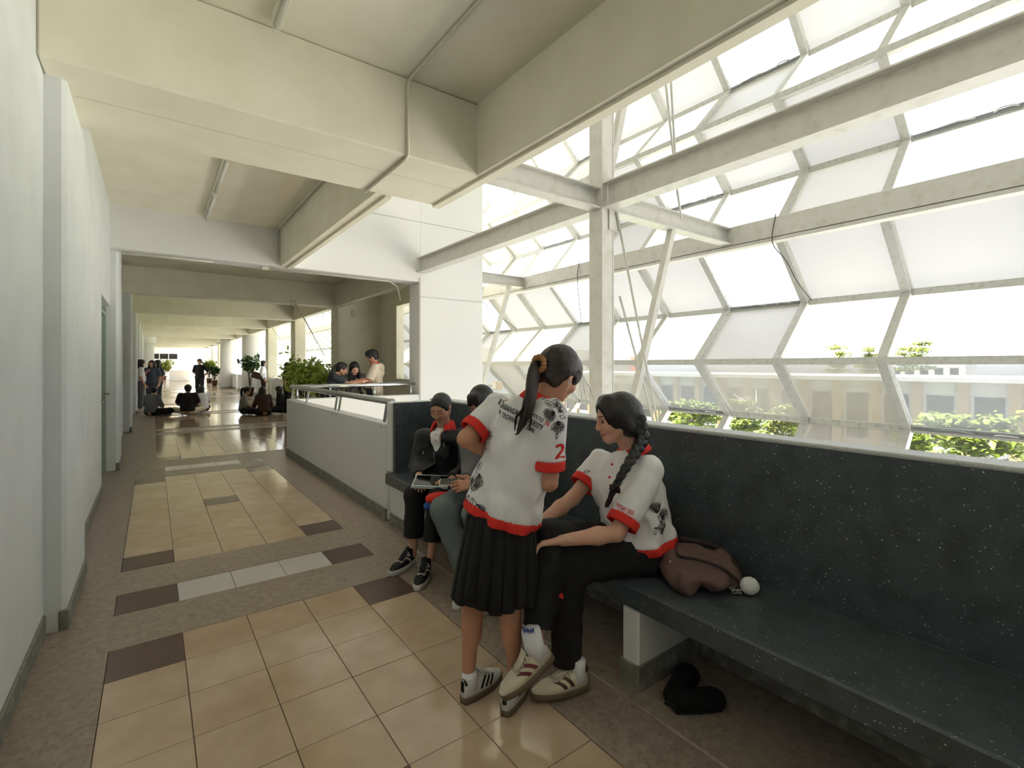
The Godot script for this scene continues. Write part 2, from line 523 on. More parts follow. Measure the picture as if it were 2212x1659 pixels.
# ---------------------------------------------------------------- right side of the hall
func build_right_side() -> void:
	# low parapet round the light well
	var p := struct("wall_parapet")
	bx(p, "parapet", M.white_wall, 1.70, 1.82, 0.0, 0.88, -4.215, -8.30, 0.012)
	bx(p, "parapet", M.white_wall, 1.82, 3.93, 0.0, 0.88, -8.15, -8.30, 0.012)
	bx(p, "skirting", M.skirting, 1.685, 1.71, -0.01, 0.11, -4.215, -8.30, 0.006)
	bx(p, "skirting", M.skirting, 1.70, 3.93, -0.01, 0.11, -8.30, -8.32, 0.006)
	# slab edge below the parapet, seen from the well
	bx(p, "slab_edge", M.white_wall, 1.72, 3.9, -0.6, -0.02, -8.16, -8.4, 0.0)
	# big concrete column at the corner of the well
	var c := struct("wall_column")
	bx(c, "concrete_column", M.white_wall, 3.92, 5.28, -4.2, 7.8, -8.13, -8.60, 0.012)
	bx(c, "plaster_joint", M.dark_line, 3.925, 5.275, 4.02, 4.024, -8.127, -8.14, 0.0)
	bx(c, "plaster_joint", M.dark_line, 3.925, 5.275, 2.66, 2.664, -8.127, -8.14, 0.0)
	# alcove beyond: side wall with a slit window, wide pier
	var a := struct("wall_alcove")
	bx(a, "wall_panel", M.ceiling_paint, 5.05, 5.25, 0.0, HC, -8.6, -10.7, 0.0)
	bx(a, "wall_panel", M.ceiling_paint, 5.05, 5.25, 0.0, 1.07, -10.7, -11.85, 0.0)
	bx(a, "wall_panel", M.ceiling_paint, 5.05, 5.25, 2.94, HC, -10.7, -11.85, 0.0)
	bx(a, "wall_panel", M.ceiling_paint, 5.05, 5.25, 0.0, HC, -11.85, -12.97, 0.0)
	bx(a, "wide_pier", M.ceiling_paint, 3.90, 5.25, 0.0, HC, -12.95, -13.57, 0.012)
	var r := struct("wall_right_hall")
	var z := -17.75
	var n := 0
	while z > -52.0:
		if z > -24.0 or z < -36.0: bx(r, "pier", M.ceiling_paint, 3.90, 4.25, 0.0, HC, z, z - 0.62, 0.012)
		bx(r, "parapet", M.white_wall, 3.96, 4.12, 0.0, 0.9, z + 4.18, z, 0.012)
		bx(r, "skirting", M.skirting, 3.945, 3.965, -0.01, 0.11, z + 4.18, z, 0.005)
		z -= 4.8
	for q in [[4.03, -27.5, 0.46], [3.78, -34.9, 0.43]]:
		var rc := part(r, "round_column", lathe([Vector2(q[2], 0.09), Vector2(q[2], HC)], 32), M.white_wall, spot(Vector3(q[0], 0, q[1])))
		part(rc, "skirting", lathe([Vector2(q[2] + 0.012, -0.01), Vector2(q[2] + 0.012, 0.11)], 32), M.skirting)
	for q in [[Vector3(2.86, 2.92, -12.86), Vector3(4.0, 1.72, -14.6)], [Vector3(3.6, 2.90, -20.2), Vector3(4.6, 1.9, -21.8)]]:
		var tr := part(r, "tie_rod", tube(q, 0.014, 6), M.conduit)
		for k in 4:
			var o: Vector3 = q[0] + Vector3(-0.12 + 0.08 * (k % 2), -0.01 + 0.08 * (k / 2), 0.02)
			part(tr, "bolt", tube([o, o + Vector3(0, 0, 0.03)], 0.02, 8), M.conduit)
	var lc := part(r, "round_column", lathe([Vector2(0.42, 0.0), Vector2(0.42, HC)], 28), M.white_wall, spot(Vector3(-0.35, 0, -33.0)))
	part(lc, "capital", lathe([Vector2(0.5, 2.62), Vector2(0.5, HC)], 28), M.white_wall)

# ---------------------------------------------------------------- folded glass front and its steel
const LEVELS := [[-1.2, 7.58], [-0.30, 6.70], [0.62, 7.58], [1.46, 6.70], [2.31, 7.58], [3.20, 6.70], [4.20, 7.58], [4.97, 6.70], [5.86, 7.58], [6.75, 6.70], [7.62, 7.58]]
const PANES := ["CCCCCCCCC", "CGCCCCCGC", "DFFDFFFFD", "CCGCCGCCG", "FFCFFCFFC", "CFCCGCCGC", "CFFCFFCFF", "CCGCCGCCG", "FFCFFCFFC", "CFCCFCCFC"]
const STEP := 1.167
func zk(k: int) -> float:
	return -1.95 - STEP * k

func build_facade() -> void:
	var g := struct("wall_right")
	var up := Vector3.UP
	var quads := {}
	for l in LEVELS.size():
		var y: float = LEVELS[l][0]
		var x: float = LEVELS[l][1]
		bar(g, "transom", M.frame_paint, Vector3(x, y, zk(-11)), Vector3(x, y, zk(34)), 0.10, 0.085)
	var far_frame := SurfaceTool.new()
	far_frame.begin(Mesh.PRIMITIVE_TRIANGLES)
	for l in LEVELS.size() - 1:
		var a := Vector3(LEVELS[l][1], LEVELS[l][0], 0)
		var b := Vector3(LEVELS[l + 1][1], LEVELS[l + 1][0], 0)
		var len := a.distance_to(b)
		var slope := (b - a).normalized()
		var out := slope.cross(Vector3(0, 0, 1))
		for k in range(-10, 34):
			var p := Vector3(0, 0, zk(k))
			if k < 16:
				bar(g, "mullion", M.frame_paint, a + p, b + p, 0.10, 0.12, out)
			else:
				var t := aim(a + p, b + p, out)
				far_frame.append_from(cbox(Vector3(0.10, 0.12, snappedf(len, 0.001)), 0.004), 0, t)
			if k >= 16: continue
			var kind: String = PANES[l][k if k >= 0 and k < 9 else posmod(k * 2 + l, 9)]
			var m: Material = {"C": M.clear_glass, "F": M.frosted_glass, "G": M.frosted_grey, "D": M.reflection_tint_glass}[kind]
			var key := snappedf(len, 0.001)
			if not quads.has(key):
				var q := QuadMesh.new()
				q.size = Vector2(STEP - 0.05, key - 0.05)
				quads[key] = q
			# pane k lies between mullions k-1 and k
			var mid := (a + b) * 0.5 + Vector3(0, 0, zk(k) + STEP / 2)
			var xf := Transform3D(Basis(Vector3(0, 0, 1), slope, Vector3(0, 0, 1).cross(slope)), mid)
			part(g, "pane", quads[key], m, xf)
	var ff := part(g, "far_mullions", far_frame.commit(), M.frame_paint)
	ff.set_meta("kind", "stuff")
	# latch gear of the opening lights
	for q in [[4, 2], [4, 5], [6, 3], [6, 0], [8, 2], [6, 6], [4, 8], [8, 5], [2, 3], [2, 0]]:
		var y: float = LEVELS[q[0]][0]
		var z0 := zk(q[1])
		var lt := part(g, "latch_bar", cbox(Vector3(0.03, 0.038, STEP - 0.14), 0.004), M.latch, spot(Vector3(7.52, y + 0.01, z0 + STEP / 2)))
		part(lt, "stay_arm", tube([Vector3(-0.02, 0.01, -0.35), Vector3(-0.03, 0.02, -0.1), Vector3(-0.025, 0.0, 0.05)], 0.008, 6), M.brushed)
		part(lt, "handle", tube(curve([Vector3(-0.02, 0.0, 0.2), Vector3(-0.06, 0.015, 0.26), Vector3(-0.05, 0.01, 0.36), Vector3(-0.02, 0.0, 0.4)], 3), 0.009, 6), M.brushed)
	# solid cover over the well, out of view, added to keep the sun out
	var rf := struct("ceiling_well_added")
	for k in range(-10, 6, 2):
		bar(rf, "rafter", M.frame_paint, Vector3(2.1, 7.72, zk(k)), Vector3(7.6, 7.72, zk(k)), 0.1, 0.16)
	bx(rf, "added_sun_cover", M.white_wall, 2.1, 8.2, 7.8, 7.9, 9.9, zk(33), 0.0)
	# steel
	var s := struct("wall_right_frame")
	var col := ibeam_mesh(12.0, 0.19, 0.185, 0.016, 0.012)
	var cx := 3.945
	var cz := -3.695
	part(s, "steel_column", col, M.steel, Transform3D(Basis(Vector3(0, 0, 1), Vector3(1, 0, 0), Vector3(0, 1, 0)), Vector3(cx, 1.8, cz)))
	# closed cheeks of the column between its flanges
	bx(s, "column_web_plate", M.steel, cx - 0.09, cx + 0.09, -4.2, 7.6, cz + 0.086, cz + 0.09, 0.0)
	var zb := ibeam_mesh(13.0, 0.17, 0.27)
	part(s, "steel_beam", zb, M.steel, spot(Vector3(cx, 3.225, cz + 0.1 + 6.5)))
	part(s, "steel_beam", ibeam_mesh(4.34, 0.17, 0.27), M.steel, spot(Vector3(cx, 3.225, cz - 0.09 - 2.17)))
	for q in [[2.21, 3.85, cz], [4.04, 6.46, cz], [5.28, 6.46, -8.36]]:
		part(s, "steel_beam", ibeam_mesh(q[1] - q[0], 0.15, 0.22), M.steel, aim(Vector3(q[0], 3.2, q[2]), Vector3(q[1], 3.2, q[2])))
	# eaves tube along the inner folds
	bx(s, "edge_tube", M.steel, 6.46, 6.62, 3.02, 3.33, 9.9, zk(33), 0.01)
	bx(s, "tube_seam", M.dark_line, 6.455, 6.47, 3.065, 3.072, 9.9, zk(33), 0.0)
	bar(s, "brace", M.steel, Vector3(4.0, -0.4, cz), Vector3(5.2, 3.09, cz), 0.08, 0.08)
	bar(s, "brace", M.steel, Vector3(4.02, 3.36, cz), Vector3(5.0, 7.0, cz), 0.08, 0.08)
	bar(s, "brace", M.steel, Vector3(5.1, 0.0, -8.36), Vector3(6.1, 3.09, -8.36), 0.08, 0.08)
	for q in [[Vector3(4.05, 3.08, -3.58), Vector3(5.15, -0.6, -3.56)], [Vector3(4.3, 2.2, -3.75), Vector3(4.95, 0.2, -3.6)], [Vector3(4.75, 3.36, -3.3), Vector3(4.5, 5.9, -3.3)], [Vector3(4.75, 3.36, -3.3), Vector3(4.36, 5.9, -3.35)], [Vector3(4.75, 3.36, -3.3), Vector3(4.9, 3.1, -3.35)]]:
		part(s, "tie_cable", tube([q[0], q[1]], 0.013, 6), M.steel)
	part(s, "shackle", tube(curve([Vector3(4.74, 3.40, -3.3), Vector3(4.77, 3.46, -3.3), Vector3(4.72, 3.52, -3.3), Vector3(4.70, 3.44, -3.3)], 3), 0.014, 6), M.brushed)
	part(s, "gusset_plate", cbox(Vector3(0.16, 0.22, 0.012), 0.002), M.steel, spot(Vector3(cx + 0.09, 2.98, cz + 0.1)))
	# wires hanging down the front
	for q in [[Vector3(6.45, 3.36, -3.02), Vector3(6.44, 3.0, -3.06), Vector3(6.75, 2.8, -3.03), Vector3(7.05, 2.55, -3.02), Vector3(7.5, 2.33, -3.02)], [Vector3(6.45, 3.36, -6.6), Vector3(6.44, 3.1, -6.65), Vector3(6.46, 2.6, -6.62), Vector3(6.5, 2.2, -6.6)], [Vector3(6.45, 3.35, -9.9), Vector3(6.45, 3.0, -9.95), Vector3(6.8, 2.7, -9.92), Vector3(7.45, 2.35, -9.9)]]:
		part(s, "hanging_wire", tube(curve(q, 4), 0.006, 5), M.dark_line)

# ---------------------------------------------------------------- outside
func build_outside() -> void:
	mat("paving", Color(0.68, 0.675, 0.655), 0.9)
	mat("lawn", Color(0.36, 0.45, 0.16), 0.95)
	mat("cream", Color(0.52, 0.45, 0.33), 0.8)
	mat("far_white", Color(0.60, 0.60, 0.60), 0.8)
	mat("roof_red", Color(0.80, 0.35, 0.27), 0.8)
	mat("shade_glass", Color(0.10, 0.105, 0.105), 0.25)
	mat("maroon", Color(0.20, 0.11, 0.11), 0.7)
	mat("bark", Color(0.34, 0.29, 0.24), 0.9)
	for q in [["leaf_lime", Color(0.36, 0.42, 0.06)], ["leaf_light", Color(0.38, 0.42, 0.12)], ["leaf_dark", Color(0.16, 0.25, 0.09)], ["leaf_pot", Color(0.66, 0.74, 0.34)]]:
		var m := mat(q[0], q[1], 0.6)
		m.cull_mode = BaseMaterial3D.CULL_DISABLED
		m.backlight_enabled = true
		m.backlight = q[1].darkened(0.35)
	var gnd := struct("floor_outside")
	bx(gnd, "paving", M.paving, 1.9, 260.0, -4.4, -4.2, 140.0, -220.0, 0.0)
	bx(gnd, "lawn", M.lawn, 19.5, 36.0, -4.22, -4.16, -8.0, -42.0, 0.0)
	bx(gnd, "lawn", M.lawn, 15.0, 18.0, -4.22, -4.16, -6.0, -20.0, 0.0)
	# long low building across the yard
	var b := thing("classroom_block", "long low building with dark windows and cream pillars across the yard", "building", Vector3(40.0, -4.2, -4.0))
	bx(b, "wall", M.far_white, 0.0, 8.0, 0.0, 4.6, 10.0, -46.0, 0.0)
	bx(b, "roof", M.far_white, -1.2, 8.4, 4.6, 4.9, 10.6, -46.6, 0.02)
	for k in 24:
		var z := 8.0 - 2.25 * k
		bx(b, "pillar", M.cream, -0.35, -0.02, 0.0, 4.6, z, z - 0.55, 0.02)
		var wd := bx(b, "window", M.maroon if k % 5 == 3 else M.shade_glass, -0.06, 0.02, 0.5 if k % 5 != 3 else 0.05, 3.7, z - 0.75, z - 2.05, 0.01)
		bx(wd, "window_frame", M.far_white, -0.03, 0.03, -1.6, 1.6, -0.03, 0.03, 0.0)
	# white halls on the skyline
	var h := thing("white_hall", "wide white roofed hall on the skyline left of the steel column", "building", Vector3(46, -4.2, -78))
	bx(h, "wall", M.far_white, -10, 14, 0, 5.6, -8, 20, 0.0)
	bx(h, "roof", M.far_white, -11, 15, 5.6, 8.3, -9, 21, 0.1)
	bx(h, "roof_vent", M.shade_glass, -8, -6.0, 8.3, 8.8, 4, 8, 0.0)
	bx(h, "window_band", M.shade_glass, -10.05, -10.0, 2.0, 3.4, -7, 19, 0.0)
	var h2 := thing("red_roofed_hall", "white hall with a red end wall on the skyline right of the steel column", "building", Vector3(66.0, -4.2, -56.9), atan2(0.593, 0.805) * -1.0)
	bx(h2, "wall", M.far_white, -1.6, 1.5, 0, 7.6, -6, 0, 0.0)
	bx(h2, "end_block", M.roof_red, 1.5, 3.7, 0, 7.2, -6, 0.2, 0.0)
	bx(h2, "roof", M.far_white, -1.9, 1.5, 7.6, 7.9, -6.2, 0.2, 0.05)
	for q in [[118.0, -34.0, 12.0, 6.9, "pale flat distant block behind the skyline trees"], [112.0, -8.0, 14.0, 7.3, "pale flat distant block furthest right on the skyline"]]:
		var d := thing("distant_block", q[4], "building", Vector3(q[0], -4.2, q[1]))
		bx(d, "wall", M.far_white, 0, 8, 0, q[3], 0, q[2], 0.0)
		for k in 5:
			bx(d, "window", M.shade_glass, -0.05, 0.0, q[3] * 0.5, q[3] * 0.75, q[2] * (0.1 + 0.18 * k), q[2] * (0.2 + 0.18 * k), 0.0)
	# trees
	for t in [[Vector3(20.322, -1.194, -3.641), 1.75, "leaf_lime", "broad lime green tiered tree nearest the glass front"], [Vector3(25.137, -1.869, -6.301), 0.75, "leaf_lime", "small lime green tree beside the bright paved yard"],
		[Vector3(22.902, -1.422, -10.437), 1.0, "leaf_light", "rounded pale lime tree before the bare tree"], [Vector3(24.387, -1.550, -15.556), 1.5, "leaf_lime", "wide lime green tree on lawn left of the slender one"],
		[Vector3(28.302, -1.631, -15.151), 1.1, "leaf_light", "slender light green tree with pale trunk on the lawn"], [Vector3(32.926, -2.212, -22.925), 1.3, "leaf_light", "loose yellow green tree furthest left on the lawn"]]:
		var c: Vector3 = t[0]
		tree(t[3], Vector3(c.x, -4.2, c.z), (c.y + 4.2) / 0.77, t[1], M[t[2]], "trees in the yard")
	for t in [[Vector3(90.751, 3.079, -32.438), 2.6, "hazy feathery tree top on the skyline left of the mullion"], [Vector3(99.403, 2.843, -31.022), 1.8, "small hazy tree top on the skyline behind the mullion"], [Vector3(111.946, 3.288, -29.219), 2.6, "hazy low tree on the skyline right of the mullion"], [Vector3(104.192, 3.745, -25.000), 2.4, "tallest hazy tree on the skyline right of the mullion"]]:
		var c: Vector3 = t[0]
		tree(t[2], Vector3(c.x, -4.2, c.z), (c.y + 4.2) / 0.85, t[1], M.leaf_light, "hazy trees on the skyline", 0.6, 700)
	# bare flowering tree
	var bt := thing("bare_tree", "leafless pale branching tree before the low building", "tree", Vector3(30.5, -4.2, -15.5))
	for k in 14:
		var a := TAU * k / 14.0
		var y0 := 1.2 + 0.12 * k
		part(bt, "branch", rings(tube_rings([Vector3(0, y0, 0), Vector3(cos(a) * 0.6, y0 + 0.7, sin(a) * 0.6), Vector3(cos(a) * 1.3, y0 + 1.1 + 0.3 * sin(k * 2.0), sin(a) * 1.3)], [0.05, 0.035, 0.012], 5)), M.far_white)
	part(bt, "trunk", rings(tube_rings([Vector3.ZERO, Vector3(0.05, 1.5, 0), Vector3(0, 3.0, 0.05)], [0.13, 0.09, 0.05], 7)), M.far_white)

func tree(label: String, at: Vector3, high: float, r: float, m: Material, group: String, leaf := 0.24, count := 2600) -> void:
	var t := thing("tree", label, "tree", at, 0.0, group)
	var g := RandomNumberGenerator.new()
	g.seed = int(at.x * 100.0) + int(high * 1000.0)
	part(t, "trunk", rings(tube_rings([Vector3.ZERO, Vector3(0.06, high * 0.4, 0.03), Vector3(0.0, high * 0.9, 0)], [0.10, 0.07, 0.02], 8)), M.bark)
	var st := SurfaceTool.new()
	st.begin(Mesh.PRIMITIVE_TRIANGLES)
	st.set_smooth_group(-1)
	var tiers := 5
	var sprays := []
	for k in 30:
		var tier := k % tiers
		var y := high * (0.55 + 0.11 * tier) + g.randf_range(-0.06, 0.06)
		var reach := r * (1.0 - 0.13 * absf(tier - 1.2)) * g.randf_range(0.55, 1.0)
		var a := g.randf() * TAU
		var tip := Vector3(cos(a) * reach, y + 0.12, sin(a) * reach)
		sprays.append([Vector3(0, y - 0.1, 0), tip])
		part(t, "limb", rings(tube_rings([Vector3(0, y - 0.2, 0), tip * Vector3(0.5, 1, 0.5), tip], [0.03, 0.02, 0.008], 4)), M.bark)
	for i in count:
		var s: Array = sprays[g.randi() % sprays.size()]
		var f := sqrt(g.randf())
		var p: Vector3 = s[0].lerp(s[1], f) + Vector3(g.randfn() * 0.16 * r, g.randfn() * 0.045 * high * 0.5, g.randfn() * 0.16 * r)
		leaf_quad(st, p, g, leaf * g.randf_range(0.7, 1.4), 0.5)
	st.generate_normals()
	part(t, "foliage", st.commit(), m).set_meta("kind", "stuff")

func leaf_quad(st: SurfaceTool, p: Vector3, g: RandomNumberGenerator, s: float, flat := 0.5) -> void:
	var u := Vector3(g.randf_range(-1, 1), g.randf_range(-flat, flat), g.randf_range(-1, 1)).normalized()
	var v := u.cross(Vector3(g.randf_range(-flat, flat), 1, g.randf_range(-flat, flat))).normalized()
	var a := p - u * s * 0.5
	var b := p + v * s * 0.28 + Vector3(0, s * 0.06, 0)
	var c := p + u * s * 0.5
	var d := p - v * s * 0.28 + Vector3(0, s * 0.06, 0)
	st.add_vertex(a); st.add_vertex(b); st.add_vertex(c)
	st.add_vertex(a); st.add_vertex(c); st.add_vertex(d)

# ---------------------------------------------------------------- bench
func build_bench() -> void:
	var b := thing("bench", "long built-in dark speckled terrazzo bench with tall back", "bench", Vector3(1.65, 0, -4.1))
	var o := Vector3(1.65, 0, -4.1)
	var add := func(called: String, m: Material, x0: float, x1: float, y0: float, y1: float, z0: float, z1: float, bev: float) -> Node:
		return bx(b, called, m, x0 - o.x, x1 - o.x, y0, y1, z0 - o.z, z1 - o.z, bev)
	add.call("seat", M.terrazzo, 1.65, 2.135, 0.36, 0.455, 9.88, -4.125, 0.008)
	add.call("backrest", M.terrazzo, 2.13, 2.175, 0.45, 1.075, 9.88, -4.06, 0.004)
	add.call("end_panel", M.terrazzo, 1.715, 2.14, 0.455, 1.075, -4.058, -4.10, 0.004)
	add.call("back_wall", M.white_wall, 2.13, 2.30, -0.4, 0.455, 9.88, -4.2, 0.0)
	add.call("back_wall", M.white_wall, 2.175, 2.30, 0.455, 1.072, 9.88, -4.2, 0.0)
	add.call("end_wall", M.white_wall, 1.70, 2.175, 0.455, 1.078, -4.10, -4.21, 0.01)
	add.call("coping", M.terrazzo_edge, 2.128, 2.27, 1.072, 1.092, 9.88, -4.21, 0.006)
	add.call("pier", M.white_wall, 1.69, 2.13, 0.0, 0.36, -3.60, -4.10, 0.01)
	add.call("pier", M.white_wall, 1.662, 2.13, 0.0, 0.36, -1.347, -1.437, 0.01)
	add.call("pier_base", M.skirting, 1.655, 2.13, 0.0, 0.125, -1.340, -1.444, 0.005)
	add.call("pier_base", M.skirting, 1.683, 2.13, 0.0, 0.11, -3.593, -4.10, 0.005)
	add.call("wall_base", M.skirting, 2.122, 2.14, 0.0, 0.17, 9.88, -3.6, 0.004)
	add.call("pier", M.white_wall, 1.662, 2.13, 0.0, 0.36, 1.0, 0.91, 0.01)

# ---------------------------------------------------------------- rails, lamps, conduits
func build_fittings() -> void:
	var r := thing("handrail", "grey steel tube handrail along top of white parapet", "handrail", Vector3(1.76, 0.88, -4.2))
	var o := Vector3(1.76, 0.88, -4.2)
	part(r, "rail", tube([Vector3(1.76, 1.075, -4.23) - o, Vector3(1.76, 1.075, -8.22) - o], 0.032, 16), M.brushed)
	for z in [-4.34, -5.72, -5.86, -7.2, -8.12]:
		for s in [-0.014, 0.014]:
			bar(r, "bracket_plate", M.chrome, Vector3(1.72 + absf(s) * 0, 0.80, z + s) - o, Vector3(1.76, 1.05, z + s) - o, 0.05, 0.008)
		part(r, "bolt", tube([Vector3(1.698, 0.84, z) - o, Vector3(1.72, 0.84, z) - o], 0.012, 8), M.chrome)
	var r2 := thing("handrail", "pale steel tube handrail that the three students lean on", "handrail", Vector3(1.76, 0.88, -8.22))
	o = Vector3(1.76, 0.88, -8.22)
	part(r2, "rail", tube([Vector3(1.795, 1.075, -8.22) - o, Vector3(3.86, 1.075, -8.22) - o], 0.032, 16), M.chrome)
	for x in [1.84, 2.35, 3.1, 3.78]:
		part(r2, "post", tube([Vector3(x, 0.87, -8.22) - o, Vector3(x, 1.06, -8.22) - o], 0.016, 10), M.chrome)
		part(r2, "post_foot", tube([Vector3(x, 0.878, -8.22) - o, Vector3(x, 0.89, -8.22) - o], 0.035, 12), M.chrome)
	# batten lamps, switched off
	mat("lamp_body", Color(0.87, 0.86, 0.79), 0.5)
	mat("lamp_tube", Color(0.90, 0.90, 0.86), 0.25)
	for q in [[-2.0, -3.24, "first switched-off batten lamp before the near cross beam"], [-5.55, -6.75, "switched-off batten lamp in second ceiling bay, nearer one"], [-6.80, -8.0, "switched-off batten lamp in second ceiling bay, further one"], [-9.6, -10.8, "switched-off batten lamp in the dim third ceiling bay"]]:
		var l := thing("batten_lamp", q[2], "lamp", Vector3(0.6, HC, q[0]), 0.0, "batten lamps under the ceiling")
		bx(l, "body", M.lamp_body, -0.03, 0.03, -0.045, 0.0, 0.0, q[1] - q[0], 0.006)
		part(l, "tube", tube([Vector3(0.0, -0.062, -0.05), Vector3(0.0, -0.062, q[1] - q[0] + 0.05)], 0.014, 10), M.lamp_tube)
		for z in [-0.03, q[1] - q[0] + 0.03]:
			bx(l, "socket", M.lamp_body, -0.018, 0.018, -0.082, -0.04, z + 0.012, z - 0.012, 0.003)
	# surface conduits
	var c := func(pts: Array, label: String) -> void:
		var p := part(self, "conduit", tube(pts, 0.011, 8), M.conduit)
		tag(p, label, "conduit")
	c.call([Vector3(1.5, 3.487, 2.0), Vector3(1.5, 3.487, -3.27), Vector3(1.49, 3.42, -3.287), Vector3(1.49, 2.93, -3.287), Vector3(1.49, 2.917, -3.33), Vector3(1.49, 2.917, -4.16)], "thin painted conduit crossing ceiling and near cross beam")
	c.call([Vector3(1.53, 3.487, -4.18), Vector3(1.53, 3.487, -8.08), Vector3(1.53, 3.40, -8.115), Vector3(1.53, 2.98, -8.115), Vector3(1.5, 2.917, -8.2)], "thin painted conduit along inner edge beam of second bay")
	c.call([Vector3(-0.34, 2.917, -8.30), Vector3(0.72, 2.917, -8.30)], "short painted conduit under far beam by left wall")
	c.call([Vector3(1.45, 2.914, -8.30), Vector3(3.4, 2.914, -8.30), Vector3(3.62, 2.86, -8.45), Vector3(3.72, 2.62, -8.54)], "painted conduit along underside of far beam to the column")
	c.call([Vector3(3.78, 2.86, -8.56), Vector3(3.78, 2.88, -12.9)], "pale pipe under the edge beam in the alcove")
	part(self, "junction_box", cbox(Vector3(0.09, 0.05, 0.09), 0.008), M.conduit, spot(Vector3(1.39, 2.905, -8.3)))
	tag(get_node("junction_box"), "small square junction box on far beam underside", "junction box")
	part(self, "wall_vent", cbox(Vector3(0.09, 0.2, 0.04), 0.008), M.conduit, spot(Vector3(4.30, 2.8, -12.93)))
	tag(get_node("wall_vent"), "small box high on the alcove back wall", "wall box")
	# column corner bead with a cable running down it
	var w := part(self, "column_cable", tube([Vector3(3.905, 3.0, -8.118), Vector3(3.905, 0.9, -8.118)], 0.009, 6), M.conduit)
	tag(w, "thin cable clipped down corner of the big white column", "cable")

